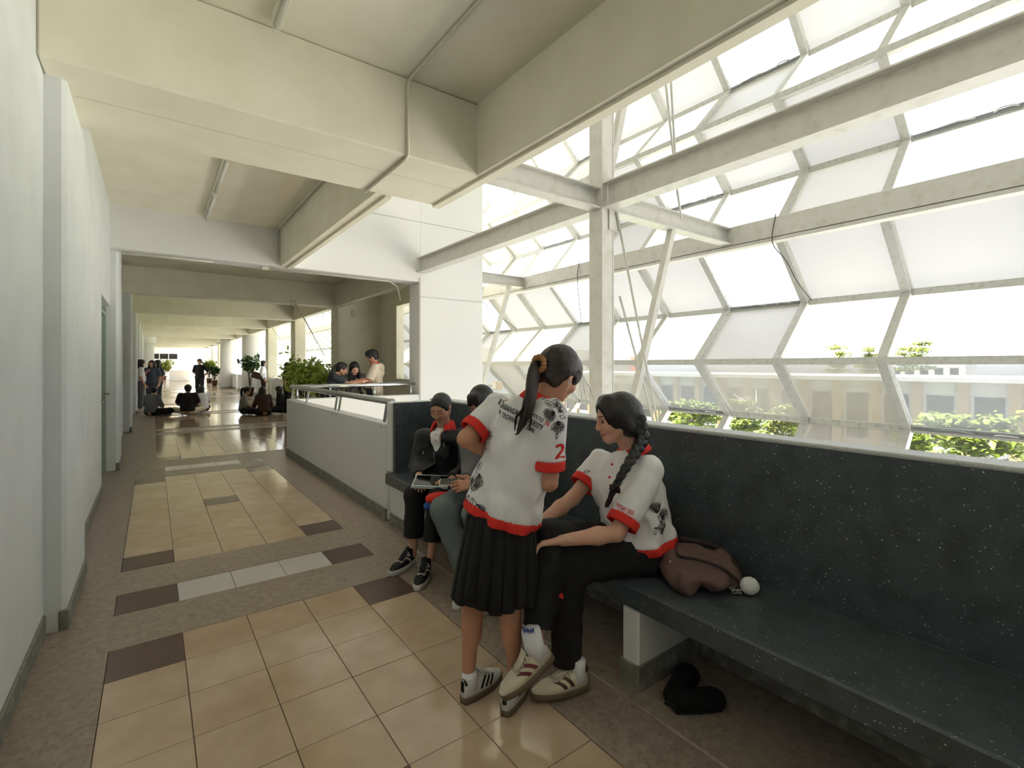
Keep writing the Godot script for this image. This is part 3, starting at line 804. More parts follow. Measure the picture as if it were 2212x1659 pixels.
# ---------------------------------------------------------------- smooth bodies
class Field:
	# tapered rounds joined with a smooth minimum; later entries may carve
	var a := PackedVector3Array()
	var ab := PackedVector3Array()
	var inv := PackedFloat32Array()
	var ra := PackedFloat32Array()
	var dr := PackedFloat32Array()
	var fl := PackedVector3Array()
	var fs := PackedFloat32Array()
	var cut := PackedInt32Array()
	var ks := PackedFloat32Array()
	var sub := PackedInt32Array()
	var pn := PackedVector3Array()
	var po := PackedFloat32Array()
	var k := 0.03
	var most := 1.0
	var noise: FastNoiseLite
	var amp := 0.0
	var stretch := Vector3.ONE

	func cap(p: Vector3, q: Vector3, r0: float, r1: float, n := Vector3.ZERO, s := 1.0, cuts := 0, kk := -1.0, carve := 0) -> void:
		a.append(p)
		var d := q - p
		if d.length_squared() < 1e-8: d = Vector3(0, 1e-4, 0)
		ab.append(d)
		inv.append(1.0 / d.length_squared())
		ra.append(r0)
		dr.append(r1 - r0)
		fl.append(n.normalized() if n != Vector3.ZERO else n)
		fs.append(s - 1.0)
		cut.append(cuts)
		ks.append(k if kk < 0.0 else kk)
		sub.append(carve)
		most = maxf(most, s)

	func ball(p: Vector3, r: float, n := Vector3.ZERO, s := 1.0, kk := -1.0, carve := 0) -> void:
		cap(p, p, r, r, n, s, 0, kk, carve)

	func keep_below(p: Vector3, n: Vector3) -> void:
		pn.append(n.normalized())
		po.append(n.normalized().dot(p))

	func one(i: int, p: Vector3, nz := 0.0) -> float:
		var v := p - a[i]
		var t := v.dot(ab[i]) * inv[i]
		var u := clampf(t, 0.0, 1.0)
		var q := v - ab[i] * u
		if fs[i] != 0.0:
			q += fl[i] * (q.dot(fl[i]) * fs[i])
		var c := cut[i]
		var d := q.length() - (ra[i] + dr[i] * u) + (nz * 0.3 if c & 4 else nz)
		if c != 0:
			var l := 1.0 / sqrt(inv[i])
			if c & 1: d = maxf(d, -t * l)
			if c & 2: d = maxf(d, (t - 1.0) * l)
		return d

	func at(p: Vector3, ids: PackedInt32Array) -> float:
		var acc := 1e3
		var nz := 0.0
		if amp > 0.0: nz = amp * noise.get_noise_3dv(p * stretch)
		for i in ids:
			var d := one(i, p, nz if sub[i] == 0 else 0.0)
			var kk := ks[i]
			if sub[i] == 0:
				var h := kk - absf(d - acc)
				acc = minf(acc, d)
				if h > 0.0 and kk > 0.0: acc -= h * h * 0.25 / kk
			else:
				d = -d
				var h := kk - absf(d - acc)
				acc = maxf(acc, d)
				if h > 0.0 and kk > 0.0: acc += h * h * 0.25 / kk
		for i in pn.size():
			acc = maxf(acc, p.dot(pn[i]) - po[i])
		return acc

	func all() -> PackedInt32Array:
		return PackedInt32Array(range(a.size()))

	func wrinkle(size: float, depth: float, st := Vector3.ONE, sd := 1) -> void:
		noise = FastNoiseLite.new()
		noise.seed = sd
		noise.frequency = 1.0 / size
		noise.fractal_octaves = 2
		noise.noise_type = FastNoiseLite.TYPE_SIMPLEX_SMOOTH
		amp = depth
		stretch = st

	func net(cell: float) -> Array:
		# surface nets: a vertex in each cell that the surface crosses
		var lo := Vector3(1e9, 1e9, 1e9)
		var hi := -lo
		for i in a.size():
			if sub[i]: continue
			var r := maxf(ra[i], ra[i] + dr[i]) + ks[i] * 0.5 + amp
			for q in [a[i], a[i] + ab[i]]:
				lo = lo.min(q - Vector3.ONE * r)
				hi = hi.max(q + Vector3.ONE * r)
		lo -= Vector3.ONE * cell * 2.0
		hi += Vector3.ONE * cell * 2.0
		const B := 5
		var nb := Vector3i(((hi - lo) / (cell * B)).ceil())
		var n := nb * B + Vector3i.ONE
		var sy := n.x
		var sz := n.x * n.y
		var val := PackedFloat32Array()
		val.resize(sz * n.z)
		val.fill(1e9)
		var vid := PackedInt32Array()
		vid.resize(sz * n.z)
		vid.fill(-1)
		var everyone := all()
		var hd := B * cell * 0.9
		var blocks := []
		for bz in nb.z:
			for by in nb.y:
				for bx in nb.x:
					var c := lo + (Vector3(bx, by, bz) + Vector3.ONE * 0.5) * (cell * B)
					var best := 1e3
					var ds := PackedFloat32Array()
					for i in everyone:
						var d := one(i, c)
						ds.append(d)
						if sub[i] == 0: best = minf(best, d)
					if best > hd * most + 0.03 + amp: continue
					var reach := best + hd * 2.2 * most + 0.02
					var ids := PackedInt32Array()
					for i in everyone:
						if ds[i] < reach + ks[i]: ids.append(i)
					var d0 := at(c, ids)
					if d0 > hd * most + amp or d0 < -hd * most - amp - 0.005: continue
					blocks.append(Vector3i(bx, by, bz) * B)
					for z in B + 1:
						for y in B + 1:
							var g := (bz * B + z) * sz + (by * B + y) * sy + bx * B
							var p := lo + Vector3(bx * B, by * B + y, bz * B + z) * cell
							for x in B + 1:
								if val[g] > 1e8:
									val[g] = at(p, ids)
								g += 1
								p.x += cell
		var verts := PackedVector3Array()
		var off := [0, 1, sy, sy + 1, sz, sz + 1, sz + sy, sz + sy + 1]
		var pos := [Vector3(0, 0, 0), Vector3(1, 0, 0), Vector3(0, 1, 0), Vector3(1, 1, 0), Vector3(0, 0, 1), Vector3(1, 0, 1), Vector3(0, 1, 1), Vector3(1, 1, 1)]
		var edges := [[0, 1], [2, 3], [4, 5], [6, 7], [0, 2], [1, 3], [4, 6], [5, 7], [0, 4], [1, 5], [2, 6], [3, 7]]
		var live := PackedInt32Array()
		for b in blocks:
			for z in B:
				for y in B:
					var g: int = (b.z + z) * sz + (b.y + y) * sy + b.x
					for x in B:
						var inside := 0
						for o in off:
							if val[g + o] < 0.0: inside += 1
						if inside > 0 and inside < 8:
							var s := Vector3.ZERO
							var m := 0
							for e in edges:
								var v0 := val[g + off[e[0]]]
								var v1 := val[g + off[e[1]]]
								if (v0 < 0.0) != (v1 < 0.0) and v0 < 1e8 and v1 < 1e8:
									s += (pos[e[0]] as Vector3).lerp(pos[e[1]], v0 / (v0 - v1))
									m += 1
							if m > 0:
								vid[g] = verts.size()
								live.append(g)
								verts.append(lo + (Vector3(b.x + x, b.y + y, b.z + z) + s / m) * cell)
						g += 1
		var idx := PackedInt32Array()
		for g in live:
			var v0 := val[g]
			for ax in 3:
				var step: int = [1, sy, sz][ax]
				var u: int = [sy, sz, 1][ax]
				var w: int = [sz, 1, sy][ax]
				var v1 := val[g + step]
				if v1 > 1e8 or (v0 < 0.0) == (v1 < 0.0): continue
				if g - u - w < 0: continue
				var q0 := vid[g]
				var q1 := vid[g - u]
				var q2 := vid[g - u - w]
				var q3 := vid[g - w]
				if q1 < 0 or q2 < 0 or q3 < 0: continue
				if v0 < 0.0:
					for t in [q0, q2, q1, q0, q3, q2]: idx.append(t)
				else:
					for t in [q0, q1, q2, q0, q2, q3]: idx.append(t)
		return [verts, idx]

	func hit(p: Vector3, dir: Vector3) -> Vector3:
		# where a line meets the surface
		var ids := all()
		var q := p
		for i in 60:
			var d := at(q, ids)
			if d < 0.0006: break
			q += dir * maxf(d * 0.7 / most, 0.0004)
		return q

# ---- a list of meshing jobs, run together, then turned into meshes
var jobs := []
func knit(o: MeshInstance3D, f: Field, cell: float, tint: Variant = null) -> void:
	jobs.append({"o": o, "f": f, "cell": cell, "tint": tint, "out": []})

func run_job(i: int) -> void:
	jobs[i].out = jobs[i].f.net(jobs[i].cell)

func run_jobs() -> void:
	var id := WorkerThreadPool.add_group_task(run_job, jobs.size(), -1, true)
	WorkerThreadPool.wait_for_group_task_completion(id)
	var per := {}
	for j in jobs:
		if not per.has(j.o): per[j.o] = []
		per[j.o].append(j)
	for o in per:
		var v := PackedVector3Array()
		var ix := PackedInt32Array()
		var col := PackedColorArray()
		var tinted := false
		for j in per[o]:
			if j.tint != null: tinted = true
		for j in per[o]:
			var base := v.size()
			v.append_array(j.out[0])
			for t in j.out[1]: ix.append(t + base)
			if tinted:
				for p in j.out[0]: col.append(j.tint.call(p) if j.tint != null else Color.WHITE)
		if ix.is_empty():
			printerr("empty: ", o.name, " of ", o.get_parent().name)
			continue
		o.mesh = smooth_mesh(v, ix, col)
	jobs.clear()

func smooth_mesh(v: PackedVector3Array, ix: PackedInt32Array, col: PackedColorArray) -> ArrayMesh:
	var n := PackedVector3Array()
	n.resize(v.size())
	for t in range(0, ix.size(), 3):
		var c := (v[ix[t + 2]] - v[ix[t]]).cross(v[ix[t + 1]] - v[ix[t]])
		n[ix[t]] += c
		n[ix[t + 1]] += c
		n[ix[t + 2]] += c
	for i in n.size(): n[i] = n[i].normalized()
	var arr := []
	arr.resize(Mesh.ARRAY_MAX)
	arr[Mesh.ARRAY_VERTEX] = v
	arr[Mesh.ARRAY_NORMAL] = n
	arr[Mesh.ARRAY_INDEX] = ix
	if col.size(): arr[Mesh.ARRAY_COLOR] = col
	var m := ArrayMesh.new()
	m.add_surface_from_arrays(Mesh.PRIMITIVE_TRIANGLES, arr)
	return m

# ---------------------------------------------------------------- people
# A figure is described by its joints J (head, neck, chest, pelvis, and for each side s = l / r: sh_, el_, wr_, hip_, kn_, an_)
# in the coordinates of its node, and by what it wears, W.
const SIDES := ["l", "r"]

func people_materials() -> void:
	for q in [["skin_tan", Color(0.78, 0.57, 0.46)], ["skin_light", Color(0.84, 0.65, 0.55)], ["skin_warm", Color(0.79, 0.60, 0.50)]]:
		var m := mat(q[0], q[1], 0.5)
		m.vertex_color_use_as_albedo = true
		m.subsurf_scatter_enabled = true
		m.subsurf_scatter_strength = 0.12
	for q in [["hair_black", Color(0.085, 0.075, 0.07)], ["hair_brown", Color(0.16, 0.11, 0.09)]]:
		var h := mat(q[0], q[1], 0.40)
		var nt := noise_tex(0.06, [], 512, FastNoiseLite.TYPE_SIMPLEX_SMOOTH, 3, 77)
		nt.as_normal_map = true
		nt.bump_strength = 10.0
		h.normal_enabled = true
		h.normal_texture = nt
		h.normal_scale = 0.8
		h.uv1_triplanar = true
		h.uv1_scale = Vector3(16, 1.6, 16)
	var w := mat("cloth_white", Color(0.925, 0.915, 0.92), 0.85)
	w.rim_enabled = true
	w.rim = 0.2
	mat("cloth_red", Color(0.87, 0.19, 0.15), 0.8)
	mat("cloth_black", Color(0.05, 0.05, 0.055), 0.85)
	mat("jacket_black", Color(0.085, 0.09, 0.105), 0.6)
	mat("jacket_panel", Color(0.17, 0.17, 0.18), 0.65)
	mat("denim_grey", Color(0.42, 0.46, 0.46), 0.85)
	mat("cloth_grey", Color(0.42, 0.42, 0.43), 0.85)
	mat("cloth_charcoal", Color(0.22, 0.24, 0.27), 0.85)
	mat("cloth_olive", Color(0.50, 0.49, 0.45), 0.85)
	mat("cloth_beige", Color(0.83, 0.77, 0.69), 0.85)
	mat("cloth_bluegrey", Color(0.33, 0.35, 0.42), 0.85)
	mat("cloth_maroon", Color(0.25, 0.12, 0.13), 0.85)
	mat("cloth_brown", Color(0.27, 0.19, 0.16), 0.85)
	mat("print_black", Color(0.12, 0.12, 0.13), 0.8)
	mat("print_grey", Color(0.28, 0.28, 0.29), 0.8)
	mat("print_red", Color(0.85, 0.18, 0.16), 0.8)
	mat("print_blue", Color(0.25, 0.27, 0.55), 0.8)
	mat("eye_white", Color(0.86, 0.85, 0.83), 0.25)
	mat("eye_dark", Color(0.06, 0.04, 0.035), 0.15)
	mat("scrunchie", Color(0.62, 0.44, 0.27), 0.7)
	mat("leather_white", Color(0.88, 0.87, 0.85), 0.45)
	mat("leather_cream", Color(0.86, 0.82, 0.72), 0.5)
	mat("suede_black", Color(0.09, 0.09, 0.095), 0.8)
	mat("gum_sole", Color(0.42, 0.36, 0.28), 0.6)
	mat("stripe_maroon", Color(0.42, 0.15, 0.19), 0.6)
	mat("stripe_brown", Color(0.30, 0.20, 0.15), 0.6)
	mat("rubber_white", Color(0.87, 0.86, 0.83), 0.6)
	mat("sock_white", Color(0.90, 0.90, 0.91), 0.9)
	mat("sock_black", Color(0.08, 0.08, 0.08), 0.9)

func lerpj(J: Dictionary, p: String, q: String, t: float) -> Vector3:
	return (J[p] as Vector3).lerp(J[q], t)

func head_axes(J: Dictionary) -> Array:
	var f: Vector3 = (J.face as Vector3).normalized()
	var u: Vector3 = J.get("crown", Vector3.UP)
	u = (u - f * u.dot(f)).normalized()
	return [f, u, f.cross(u)]  # forward, up, the person's right

func body_field(J: Dictionary, g: float, near: bool) -> Field:
	var f := Field.new()
	f.k = 0.020 * g
	var bf: Vector3 = J.front
	f.cap(J.pelvis, J.chest, 0.105 * g, 0.105 * g, bf, 1.4)
	f.cap(lerpj(J, "sh_l", "sh_r", 0.12), lerpj(J, "sh_l", "sh_r", 0.88), 0.045 * g, 0.045 * g)
	f.cap(J.chest, J.neck, 0.09 * g, 0.05 * g, bf, 1.3)
	f.cap(J.neck, J.head, 0.050 * g, 0.046 * g)
	for s in SIDES:
		f.cap(J["sh_" + s], J["el_" + s], 0.044 * g, 0.034 * g)
		f.cap(J["el_" + s], lerpj(J, "el_" + s, "wr_" + s, 0.35), 0.034 * g, 0.036 * g)
		f.cap(lerpj(J, "el_" + s, "wr_" + s, 0.35), J["wr_" + s], 0.036 * g, 0.024 * g)
		f.cap(J["hip_" + s], J["kn_" + s], 0.075 * g, 0.05 * g)
		var shin: Vector3 = J["an_" + s] - J["kn_" + s]
		var back: Vector3 = (J["hip_" + s] - J["kn_" + s])
		back = (back - shin * back.dot(shin) / shin.length_squared())
		back = back.normalized() if back.length() > 0.05 else -bf
		f.cap(J["kn_" + s], J["an_" + s], 0.044 * g, 0.026 * g)
		f.cap(J["kn_" + s] + shin * 0.15 + back * 0.012 * g, J["kn_" + s] + shin * 0.48 + back * 0.014 * g, 0.045 * g, 0.036 * g)
		if not near:
			f.cap(J["an_" + s], J["an_" + s] + (J["toe_" + s] - J["an_" + s]) * 0.9, 0.032 * g, 0.028 * g)
	return f

func head_field(J: Dictionary, g: float, fine: bool) -> Field:
	var A := head_axes(J)
	var F: Vector3 = A[0] * g
	var U: Vector3 = A[1] * g
	var R: Vector3 = A[2] * g
	var H: Vector3 = J.head
	var f := Field.new()
	f.k = 0.022 * g
	f.cap(H - F * 0.018 + U * 0.022, H + F * 0.012 + U * 0.020, 0.080 * g, 0.077 * g, R, 1.10)
	f.cap(H + F * 0.026 + U * 0.0, H + F * 0.036 - U * 0.062, 0.056 * g, 0.040 * g, R, 1.0)
	f.cap(H + F * 0.055 - U * 0.086, H + F * 0.060 - U * 0.084, 0.021 * g, 0.019 * g)
	for s in [-1.0, 1.0]:
		f.cap(H + R * 0.054 * s - U * 0.045 + F * 0.005, H + R * 0.016 * s - U * 0.086 + F * 0.052, 0.017 * g, 0.018 * g)
		if fine:
			f.ball(H + R * 0.036 * s - U * 0.030 + F * 0.056, 0.026 * g)
			f.cap(H + R * 0.016 * s + U * 0.012 + F * 0.081, H + R * 0.046 * s + U * 0.012 + F * 0.070, 0.010 * g, 0.008 * g, Vector3.ZERO, 1.0, 0, 0.014 * g)
			f.cap(H + R * 0.071 * s + U * 0.004 - F * 0.004, H + R * 0.071 * s - U * 0.030 + F * 0.002, 0.016 * g, 0.010 * g, R, 2.2, 0, 0.008 * g)
			f.ball(H + R * 0.010 * s - U * 0.040 + F * 0.090, 0.0072 * g, Vector3.ZERO, 1.0, 0.008 * g)
	f.cap(H - F * 0.012 - U * 0.05, J.neck, 0.047 * g, 0.050 * g)
	if fine:
		f.cap(H + U * 0.006 + F * 0.083, H - U * 0.034 + F * 0.0985, 0.0075 * g, 0.0095 * g, Vector3.ZERO, 1.0, 0, 0.014 * g)
		f.cap(H - R * 0.020 - U * 0.059 + F * 0.081, H + R * 0.020 - U * 0.059 + F * 0.081, 0.0052 * g, 0.0052 * g, Vector3.ZERO, 1.0, 0, 0.008 * g)
		f.cap(H - R * 0.016 - U * 0.068 + F * 0.080, H + R * 0.016 - U * 0.067 + F * 0.080, 0.0058 * g, 0.0058 * g, Vector3.ZERO, 1.0, 0, 0.008 * g)
		for s in [-1.0, 1.0]:
			f.ball(H + R * 0.031 * s - U * 0.006 + F * 0.086, 0.013 * g, Vector3.ZERO, 1.0, 0.012 * g, 1)
			f.cap(H + R * 0.020 * s - U * 0.005 + F * 0.072, H + R * 0.042 * s - U * 0.005 + F * 0.067, 0.011 * g, 0.010 * g, Vector3.ZERO, 1.0, 0, 0.004 * g)
	return f

func face_tint(J: Dictionary, g: float) -> Callable:
	var A := head_axes(J)
	var H: Vector3 = J.head
	return func(p: Vector3) -> Color:
		var x: float = absf((p - H).dot(A[2])) / g
		var y: float = (p - H).dot(A[1]) / g
		var z: float = (p - H).dot(A[0]) / g
		if z > 0.05 and x < 0.026 and absf(y + 0.0635) < 0.0105 - 0.15 * x: return Color(0.80, 0.48, 0.46)
		if z > 0.05 and x > 0.012 and x < 0.048 and absf(y - 0.017 - 0.05 * x) < 0.0042: return Color(0.16, 0.13, 0.12)
		if z > 0.05 and x > 0.017 and x < 0.045 and absf(y + 0.010) < 0.0030: return Color(0.14, 0.11, 0.10)
		return Color.WHITE

func hair_cap(J: Dictionary, g: float, W: Dictionary) -> Field:
	var A := head_axes(J)
	var F: Vector3 = A[0] * g
	var U: Vector3 = A[1] * g
	var R: Vector3 = A[2] * g
	var H: Vector3 = J.head
	var f := Field.new()
	f.k = 0.02 * g
	var t: float = W.get("hair_thick", 0.010)
	f.cap(H - F * 0.020 + U * 0.024, H + F * 0.010 + U * 0.022, (0.080 + t) * g, (0.077 + t) * g, R, 1.08)
	f.cap(H - F * 0.04 + U * 0.01, H - F * 0.035 - U * 0.045, (0.060 + t) * g, (0.050 + t * 0.6) * g)
	var style: String = W.get("hair", "tail")
	if style == "long" or style == "bob":
		var down: float = 0.36 if style == "long" else 0.10
		for s in [-1.0, 1.0]:
			f.cap(H + R * 0.060 * s + U * 0.02 - F * 0.01, H + R * 0.070 * s - Vector3(0, 0.12 * g, 0) + F * 0.005, 0.034 * g, 0.040 * g)
			if style == "long":
				f.cap(H + R * 0.070 * s - Vector3(0, 0.12 * g, 0) + F * 0.005, H + R * 0.075 * s - Vector3(0, down * g, 0) + F * 0.05, 0.038 * g, 0.018 * g)
		f.cap(H - F * 0.055, H - F * 0.065 - Vector3(0, down * g, 0), 0.066 * g, 0.055 * g, F, 1.5)
	if style == "braid":
		f.cap(H - F * 0.055 - U * 0.02, H - F * 0.085 - U * 0.10, (0.058 + t * 0.5) * g, 0.040 * g)
		for s in [-1.0, 1.0]:
			f.cap(H + R * 0.058 * s + U * 0.03 + F * 0.01, H + R * 0.060 * s - U * 0.05 - F * 0.035, 0.036 * g, 0.034 * g)
			f.cap(H + R * 0.03 * s + U * 0.085 + F * 0.045, H + R * 0.062 * s + U * 0.02 + F * 0.055, 0.028 * g, 0.018 * g)
	# face and ears left free
	f.cap(H + F * 0.118 - U * 0.10, H + F * 0.112 - U * 0.012, 0.078 * g, 0.072 * g, Vector3.ZERO, 1.0, 0, 0.012 * g, 1)
	if style in ["tail", "bun", "short"]:
		for s in [-1.0, 1.0]:
			f.cap(H + R * 0.085 * s - U * 0.030 + F * 0.02, H + R * 0.085 * s - U * 0.10 + F * 0.02, 0.026 * g, 0.045 * g, Vector3.ZERO, 1.0, 0, 0.01 * g, 1)
	if style in ["tail", "bun", "short"]:
		f.cap(H - F * 0.02 - U * 0.145, H - F * 0.13 - U * 0.150, 0.062 * g, 0.07 * g, Vector3.ZERO, 1.0, 0, 0.015 * g, 1)
	if style == "bun":
		f.ball(H - F * 0.09 + U * 0.065, 0.042 * g)
	if style == "short":
		f.cap(H + F * 0.055 + U * 0.085 - R * 0.02, H + F * 0.085 + U * 0.045 - R * 0.03, 0.03 * g, 0.016 * g)
		f.cap(H + F * 0.055 + U * 0.085 + R * 0.02, H + F * 0.085 + U * 0.050 + R * 0.03, 0.03 * g, 0.016 * g)
	f.wrinkle(0.02 * g, 0.0016 * g, Vector3(1, 0.35, 1), 5)
	return f

func hand_field(w: Vector3, dir: Vector3, palm: Vector3, side: float, curl: float, g := 1.0, spread := 0.0) -> Field:
	# side +1: the thumb lies towards dir x palm
	var f := Field.new()
	f.k = 0.007 * g
	dir = dir.normalized()
	palm = (palm - dir * palm.dot(dir)).normalized()
	var ac := dir.cross(palm) * side
	for j in 4:
		var o := (1.5 - j) * 0.0175 * g
		f.cap(w + dir * 0.012 * g + ac * o * 0.6, w + dir * 0.078 * g + ac * o, 0.0135 * g, 0.0115 * g, Vector3.ZERO, 1.0, 0, 0.012 * g)
	f.cap(w - dir * 0.03 * g, w + dir * 0.02 * g, 0.023 * g, 0.020 * g, palm, 1.25)
	var lens := [0.068, 0.076, 0.070, 0.055]
	for j in 4:
		var o := (1.5 - j) * 0.0185 * g
		var p := w + dir * (0.080 - 0.004 * absf(j - 1.2)) * g + ac * o
		var d := (dir + ac * (1.5 - j) * (0.05 + spread)).normalized()
		var r := 0.0085 * g
		var c := curl * (1.0 + 0.12 * j)
		for q in 3:
			var ang: float = [0.75, 1.0, 0.7][q] * c
			var ax := d.cross(palm).normalized()
			d = d.rotated(ax, ang)
			palm = palm.rotated(ax, ang)
			var e: Vector3 = p + d * lens[j] * g * [0.44, 0.31, 0.25][q]
			f.cap(p, e, r, r * 0.92, Vector3.ZERO, 1.0, 0, 0.004 * g)
			p = e
			r *= 0.92
		for q in 3:
			palm = palm  # palm is restored below for the next finger
		palm = ac.cross(dir) * side
	var tp := w + dir * 0.022 * g + ac * 0.022 * g
	var td := (dir * 0.55 + ac * 0.75 + palm * 0.35 * curl).normalized()
	for q in 3:
		var e: Vector3 = tp + td * [0.034, 0.030, 0.024][q] * g
		f.cap(tp, e, [0.0125, 0.0100, 0.0092][q] * g, [0.0100, 0.0092, 0.0080][q] * g, Vector3.ZERO, 1.0, 0, 0.008 * g)
		tp = e
		td = (td + dir * 0.35 + palm * 0.3 * curl - ac * 0.12).normalized()
	return f

func shirt_field(J: Dictionary, W: Dictionary, g: float) -> Field:
	var f := Field.new()
	f.k = 0.05 * g
	var bf: Vector3 = J.front
	var b: float = W.get("bulk", 1.0)
	var hem: Vector3 = J.get("hem", lerpj(J, "pelvis", "chest", -0.25))
	var r0: float = W.get("hem_r", 0.150) * b * g
	if W.has("hem_band"): hem += ((J.chest as Vector3) - hem).normalized() * (W.hem_band - 0.003)
	f.cap(hem, J.chest, r0, 0.140 * b * g, bf, W.get("flat", 1.35), 1)
	f.cap(J.chest, lerpj(J, "chest", "neck", 0.85), 0.125 * b * g, 0.062 * g, bf, 1.35)
	f.cap(lerpj(J, "sh_l", "sh_r", 0.06), lerpj(J, "sh_l", "sh_r", 0.94), 0.056 * g, 0.056 * g, Vector3.ZERO, 1.0, 0, 0.07 * g)
	if W.get("bust", 0.0) > 0.0:
		for s in [-1.0, 1.0]:
			var side: Vector3 = (J.sh_r - J.sh_l).normalized() * s
			f.ball((J.chest as Vector3) + bf * 0.065 * b * g + side * 0.06 * g, W.bust * g, Vector3.ZERO, 1.0, 0.06 * g)
	for s in SIDES:
		var t: float = W.get("sleeve_to_" + s, W.get("sleeve", 0.62))
		var sh: Vector3 = J["sh_" + s]
		var el: Vector3 = J["el_" + s]
		var sr: float = W.get("sleeve_r", 0.060) * g
		if t <= 1.0:
			f.cap(sh, sh.lerp(el, t) - (el - sh).normalized() * (0.037 * g if W.has("hem_band") else 0.0), sr, sr * W.get("sleeve_flare", 1.02), Vector3.ZERO, 1.0, 6, 0.028 * g)
		else:
			f.cap(sh, el, sr, sr * 0.92, Vector3.ZERO, 1.0, 0, 0.05 * g)
			f.cap(el, lerpj(J, "el_" + s, "wr_" + s, t - 1.0), sr * 0.92, sr * 0.68, Vector3.ZERO, 1.0, 2, 0.03 * g)
	if W.has("fold"): f.wrinkle(W.fold[0], W.fold[1], W.fold[2], W.fold[3])
	return f

func legs_field(J: Dictionary, W: Dictionary, g: float) -> Field:
	var f := Field.new()
	f.k = 0.04 * g
	var bf: Vector3 = J.front
	var b: float = W.get("leg_bulk", 1.0)
	f.cap(J.hip_l, J.hip_r, 0.092 * b * g, 0.092 * b * g)
	f.cap(lerpj(J, "hip_l", "hip_r", 0.5), lerpj(J, "pelvis", "chest", 0.35), 0.10 * b * g, 0.10 * b * g, bf, 1.3)
	for s in SIDES:
		var t: float = W.get("pants", 0.93)
		f.cap(J["hip_" + s], J["kn_" + s], 0.092 * b * g, W.get("knee_r", 0.066) * b * g)
		f.cap(J["kn_" + s], lerpj(J, "kn_" + s, "an_" + s, t), W.get("knee_r", 0.066) * b * g, W.get("cuff_r", 0.058) * g, Vector3.ZERO, 1.0, 2)
	if W.has("leg_fold"): f.wrinkle(W.leg_fold[0], W.leg_fold[1], W.leg_fold[2], W.leg_fold[3])
	return f

func collar_mesh(c: Vector3, up: Vector3, front: Vector3, r: float, h: float, gap: float) -> ArrayMesh:
	# a folded polo collar, open at the front
	var st := SurfaceTool.new()
	st.begin(Mesh.PRIMITIVE_TRIANGLES)
	st.set_smooth_group(0)
	up = up.normalized()
	front = (front - up * front.dot(up)).normalized()
	var side := front.cross(up)
	var n := 28
	var prof := [Vector2(r * 0.96, -h * 0.55), Vector2(r * 0.98, h * 0.65), Vector2(r * 1.02, h * 0.78), Vector2(r * 1.12, h * 0.72), Vector2(r * 1.30, h * 0.10), Vector2(r * 1.46, -h * 0.55), Vector2(r * 1.40, -h * 0.62), Vector2(r * 1.2, -h * 0.2), Vector2(r * 1.04, h * 0.4)]
	var cols := []
	for i in n + 1:
		var a := gap + (TAU - 2.0 * gap) * i / n
		var fr := absf(2.0 * i / n - 1.0)
		var d := front * cos(a) + side * sin(a)
		var ring := []
		for p in prof:
			ring.append(c + d * p.x * (1.0 + 0.12 * pow(fr, 6.0)) + up * (p.y - 0.5 * h * pow(fr, 3.0)))
		cols.append(ring)
	skin(st, cols)
	st.generate_normals()
	return st.commit()

func ring_band(called: String, parent: Node, a: Vector3, b: Vector3, r0: float, r1: float, m: Material, flat_n: Vector3, flat_s: float, hollow: float, like: Field = null) -> void:
	var f := Field.new()
	f.k = 0.002
	f.cap(a, b, r0, r1, flat_n, flat_s, 3, 0.0)
	var d := (b - a).normalized()
	if hollow > 0.0:
		f.cap(a - d * 0.03, b + d * 0.03, r0 - hollow, r1 - hollow, flat_n, flat_s, 0, 0.0, 1)
	if like:
		f.noise = like.noise
		f.amp = like.amp
		f.stretch = like.stretch
	var o := part(parent, called, null, m)
	knit(o, f, 0.005)

func eyes(parent: Node, J: Dictionary, g: float, open := true) -> void:
	var A := head_axes(J)
	var H: Vector3 = J.head
	if not open: return
	for s in [-1.0, 1.0]:
		var c: Vector3 = H + A[2] * 0.031 * s * g - A[1] * 0.0045 * g + A[0] * 0.0755 * g
		var e := SphereMesh.new()
		e.radius = 0.0085 * g
		e.height = 0.017 * g
		e.radial_segments = 16
		e.rings = 8
		part(parent, "eye", e, M.eye_dark, spot(c))

# ---- shoes: a loft from heel to toe, with patches that follow its skin
func shoe_w(z: float) -> float:
	return 0.001 + 0.043 * pow(clampf(sin(PI * clampf(0.010 + 0.985 * pow(z, 0.9), 0.0, 1.0)), 0.0, 1.0), 0.42) * (0.80 + 0.24 * smoothstep(0.2, 0.72, z))
func shoe_h(z: float) -> float:
	var h := lerpf(0.098, 0.092, smoothstep(0.0, 0.3, z))
	h = lerpf(h, 0.062, smoothstep(0.30, 0.68, z))
	return lerpf(h, 0.036, smoothstep(0.72, 1.0, z))
func shoe_at(z: float, t: float, L: float, out := 0.0) -> Vector3:
	# z 0..1 from heel to toe, t 0..PI over the top
	var w := shoe_w(z) + out
	var h := shoe_h(z) - 0.022 + out
	var c := cos(t)
	var s := sin(t)
	return Vector3(w * signf(c) * pow(absf(c), 0.75), 0.022 + h * pow(maxf(s, 0.0), 0.62), L * z + out * (1.0 if z > 0.5 else -1.0) * absf(2.0 * z - 1.0))

func shoe_patch(pts: Callable, nu: int, nv: int) -> ArrayMesh:
	var st := SurfaceTool.new()
	st.begin(Mesh.PRIMITIVE_TRIANGLES)
	st.set_smooth_group(0)
	for i in nu:
		for j in nv:
			var a: Vector3 = pts.call(float(i) / nu, float(j) / nv)
			var b: Vector3 = pts.call(float(i + 1) / nu, float(j) / nv)
			var c: Vector3 = pts.call(float(i + 1) / nu, float(j + 1) / nv)
			var d: Vector3 = pts.call(float(i) / nu, float(j + 1) / nv)
			for v in [a, b, c, a, c, d]: st.add_vertex(v)
	st.generate_normals()
	return st.commit()

